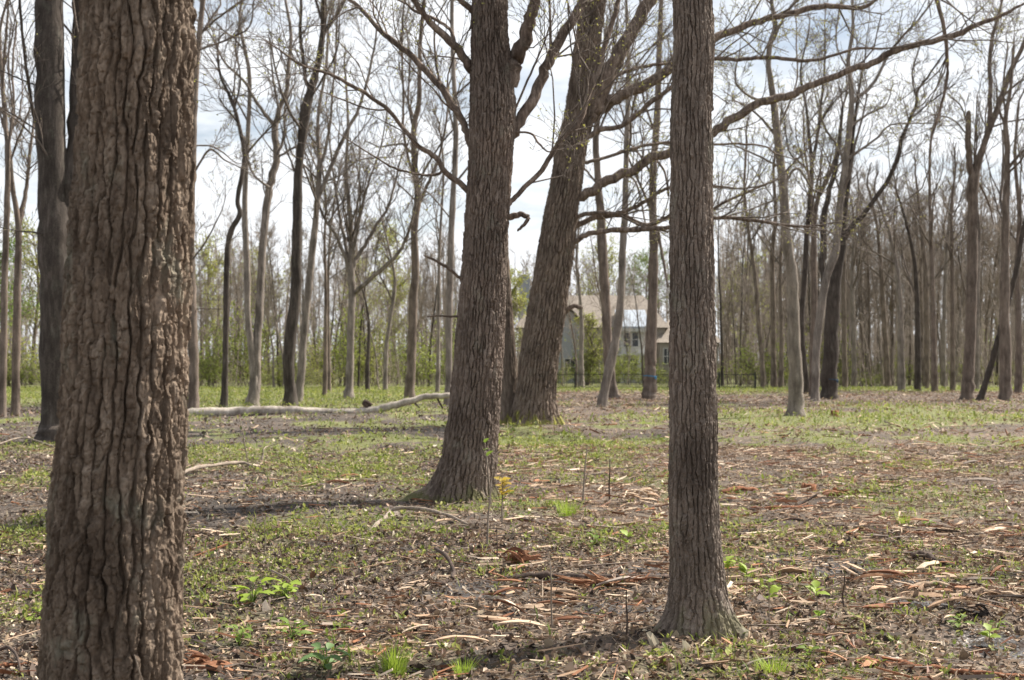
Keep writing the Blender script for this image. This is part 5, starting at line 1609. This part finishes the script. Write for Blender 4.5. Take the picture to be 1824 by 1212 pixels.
# ------------------------------------------------------------------ plants one can point at
def leaf_mesh(name, mat, lobes_=0, w=.55):
    V, half = [], [0, .12, .3, .5, .7, .88, 1]
    wd2 = [.03, .5, .9, 1.0, .8, .4, .0]
    for i, t in enumerate(half):
        k = w / 2 * wd2[i] * (1 + (.22 if i % 2 else -.12) * lobes_)
        V += [(t, k, .10 * wd2[i] - .25 * t * t), (t, 0, -.25 * t * t), (t, -k, .10 * wd2[i] - .25 * t * t)]
    q = [(i * 3 + j, (i + 1) * 3 + j, (i + 1) * 3 + j + 1, i * 3 + j + 1) for i in range(6) for j in (0, 1)]
    m_ = MB()
    m_.add(V, q)
    return m_.mesh(name, M_[mat])


LEAF = {'green': leaf_mesh('leaf', 'leaf_green'), 'bright': leaf_mesh('leaf', 'leaf_bright', 1, .75) if 'leaf_bright' in M_ else None}
M_['leaf_bright'] = leaf_mat('leaf_bright', (0.26, 0.36, 0.04), (0.34, 0.44, 0.07), .45)
M_['leaf_blue'] = leaf_mat('leaf_blue', (0.09, 0.17, 0.05), (0.15, 0.24, 0.08), .35)
LEAF['bright'] = leaf_mesh('leaf', 'leaf_bright', 1, .75)
LEAF['blue'] = leaf_mesh('leaf', 'leaf_blue', 0, .5)
LEAF['yellow'] = leaf_mesh('leaf', 'leaf_yellow', 1, .6)
rng = random.Random(31)


def put_leaf(kind, parent, p, L, yaw, pitch):
    o = link('leaf', LEAF[kind], parent)
    o.location = p
    o.scale = (L, L, L)
    o.rotation_euler = (rng.gauss(0, .25), -pitch, yaw)


def rosette(px, py, wpx, label, kind='green', n_=10, hgt=.95, cat='plant', name='leafy_plant'):
    g = atG(px, py)
    L = wpx / 2 * g[1] / F
    t = thing(name, label, cat, g)
    st = MB()
    for k in range(n_):
        yaw = k * 2.4 + rng.gauss(0, .3)
        h = L * hgt * rng.uniform(.3, 1.3)
        d = np.array([math.cos(yaw), math.sin(yaw), 0]) * L * rng.uniform(.1, .45)
        st.tube([g - [0, 0, .01], g + d * .5 + [0, 0, h * .6], g + d + [0, 0, h]], [.003, .002, .0015], 4)
        put_leaf(kind, t, tuple(d + [0, 0, h]), L * rng.uniform(.55, .9), yaw, rng.uniform(-.1, .6))
    st.build('stems', M_['leaf_green'], t)


def tuft(px, py, wpx, hpx, label, n_=160, mat='leaf_bright', name='grass_tuft'):
    g = atG(px, py)
    k = g[1] / F
    m_ = MB()
    for _ in range(n_):
        yaw = rng.uniform(0, 6.28)
        rr = wpx / 2 * k * math.sqrt(rng.random()) * .6
        b0 = g + [rr * math.cos(yaw), rr * math.sin(yaw), -.01]
        H_ = hpx * k * (.15 + .85 * rng.random() ** 1.6)
        out_ = np.array([math.cos(yaw + rng.gauss(0, .5)), math.sin(yaw + rng.gauss(0, .5)), 0]) * H_ * rng.uniform(.1, .8)
        sd_ = np.array([-out_[1], out_[0], 0]) / (np.linalg.norm(out_) + 1e-6) * rng.uniform(.001, .0024)
        mid = b0 + out_ * .35 + [0, 0, H_ * .6]
        m_.add([b0 - sd_, b0 + sd_, mid + sd_, mid - sd_, b0 + out_ + [0, 0, H_]], [(0, 1, 2, 3)], [(3, 2, 4)])
    tag(m_.build(name, M_[mat], None, origin=tuple(g), smooth=False), label, 'grass')


def seedling(px, py, hpx, label, kind=None, mat='stick', wpx=2.6, lean=0, nleaf=5, Lpx=14, name='seedling', cat='seedling', side=3, Y=None):
    g = atG(px, py) if Y is None else np.array([(px - PW / 2) / F * Y, Y, float(gz((px - PW / 2) / F * Y, Y))])
    k = g[1] / F
    H_ = hpx * k
    t = thing(name, label, cat, g)
    S = spline([g - [0, 0, .02], g + [lean * k * .3 + rng.gauss(0, .006), rng.gauss(0, .02), H_ * .35], g + [lean * k * .6, rng.gauss(0, .02), H_ * .7], g + [lean * k, 0, H_]], 12)
    m_ = MB()
    m_.tube(S, np.linspace(wpx / 2 * k, wpx / 4 * k, 12), 6)
    m_.build('stem', M_[mat], t)
    for j in range(side):
        i = rng.randint(4, 9)
        m_ = MB()
        d = unit(np.array([rng.choice((-1, 1)) * rng.uniform(.5, 1), rng.gauss(0, .5), rng.uniform(.4, 1)]))
        L = H_ * rng.uniform(.12, .28)
        m_.tube([S[i], S[i] + d * L * .5, S[i] + unit(d + [0, 0, .5]) * L], [wpx / 4 * k, wpx / 5 * k, wpx / 7 * k], 5)
        m_.build('twig', M_[mat], t)
    if kind:
        for j in range(nleaf):
            i = rng.randint(7, 11)
            put_leaf(kind, t, tuple(S[i] - g), Lpx * k * rng.uniform(.7, 1.2), rng.uniform(0, 6.28), rng.uniform(.1, .9))


rosette(450, 1078, 66, 'bright yellow-green broadleaf plant left of the middle foreground', 'bright', 14)
rosette(508, 1066, 58, 'second bright broadleaf plant, right of its brighter neighbour', 'bright', 12)
rosette(520, 1140, 62, 'pale green leafy seedlings clump near the bottom left', 'green', 12)
rosette(425, 1150, 52, 'leafy green clump right beside the furrowed trunk foot', 'green', 11)
rosette(580, 1192, 84, 'dark green bushy herb at the bottom, left of the feathery tuft', 'blue', 16, .7)
rosette(610, 1130, 40, 'small green herb above the dark bushy herb', 'green', 8)
rosette(1708, 1118, 50, 'green leafy plant beside the black root clod', 'green', 10, .7)
rosette(1775, 1126, 34, 'small upright green sprout right of the black root clod', 'green', 6, 1.2)
rosette(62, 1112, 40, 'pale green broad leaf cluster left of the furrowed trunk', 'bright', 6)
rosette(1655, 940, 24, 'small green herb on the mud at the right', 'green', 8, .8)
rosette(1440, 1178, 46, 'green sprout cluster near the bottom centre right', 'green', 9, .8)
rosette(1060, 975, 40, 'green sprig cluster above the red wood fragments', 'green', 9, .9)
rosette(812, 895, 36, 'green sprigs growing at the foot of the central trunk', 'green', 9, 1.1)
tuft(702, 1206, 60, 78, 'tall feathery green grass tuft at the bottom centre', 340)
tuft(825, 1206, 50, 44, 'low feathery grass tuft right of the tall tuft', 190)
tuft(1375, 1204, 90, 44, 'broad low grass clump at the bottom right of the slender trunk', 260)
tuft(1010, 918, 50, 36, 'feathery green clump between the central and slender trunks', 240)
tuft(1608, 935, 36, 26, 'lone grass tuft on the muddy ground at the right', 150)
tuft(556, 862, 34, 22, 'small grass tuft left of the central trunk', 120)
tuft(1150, 755, 60, 14, 'pale grass tuft under the ribboned trunk', 140)
seedling(895, 935, 78, 'sapling with yellow leaves in front of the central trunk', 'yellow', wpx=3.4, nleaf=16, Lpx=19, cat='sapling')
seedling(868, 975, 125, 'thin bare grey sapling before the yellow-leaved sapling', None, wpx=4, lean=8, cat='sapling')
seedling(876, 905, 140, 'thin pale sapling rising against the central trunk', 'green', wpx=3, lean=-16, nleaf=4, Lpx=16, cat='sapling')
seedling(1038, 898, 100, 'whitish thin bare stem right of the feathery green clump', None, wpx=4, lean=8, side=1, cat='sapling')
seedling(1086, 890, 72, 'thin dark bare stem right of the whitish stem', None, 'stick_dark', 3.4, side=0)
seedling(984, 1118, 118, 'thin grey bare stem in front of the rotten log', None, wpx=4, lean=-4, side=1)
seedling(1116, 1130, 78, 'thin dark bare stem between rotten log and slender trunk', None, 'stick_dark', 4, side=1)
seedling(1240, 1130, 120, 'pale thin stem standing against the foot of the slender trunk', 'green', wpx=4, lean=-12, nleaf=3, Lpx=20)
seedling(1370, 1120, 82, 'seedling with pale leaves right of the slender trunk foot', 'bright', wpx=2.6, nleaf=6, Lpx=22, side=1)
seedling(1296, 1040, 40, 'small leafy seedling touching the right side of the slender trunk', 'bright', wpx=2.4, nleaf=6, Lpx=20, side=1)
seedling(1330, 1062, 46, 'leafy seedling just right of the slender trunk', 'bright', wpx=2.4, nleaf=6, Lpx=20, side=1)
seedling(1455, 1092, 44, 'lone bright seedling in the right foreground litter', 'bright', wpx=2.4, nleaf=6, Lpx=22, side=0)
seedling(1460, 1120, 30, 'second lone seedling below the bright one', 'green', wpx=2.4, nleaf=5, Lpx=18, side=0)
seedling(1505, 1086, 60, 'short dark bare stem in the right foreground litter', None, 'stick_dark', 4, side=0)
seedling(1118, 995, 40, 'small bright seedling left of the slender trunk', 'bright', wpx=2.4, nleaf=6, Lpx=16, side=0)
seedling(1762, 1158, 34, 'upright sprout at the right picture edge', 'bright', wpx=2.4, nleaf=6, Lpx=20, side=0)
seedling(443, 828, 85, 'thin grey stem leaning over the long pale branch', None, wpx=2.4, lean=-18, side=1)
seedling(470, 990, 70, 'faint thin stem in the grass right of the furrowed trunk', None, wpx=2, lean=3, side=0)
seedling(885, 995, 60, 'short dark stem before the central trunk', None, 'stick_dark', 2.6, side=0)
# two dry stems standing close in front of the furrowed trunk
seedling(300, 1300, 370, 'dry thin stem bent across the furrowed trunk bark', None, wpx=4.5, lean=-58, side=1, name='dry_stem', cat='stem', Y=4.55)
seedling(235, 1300, 260, 'second dry stem crossing the lower furrowed trunk', None, wpx=4.5, lean=86, side=0, name='dry_stem', cat='stem', Y=4.5)
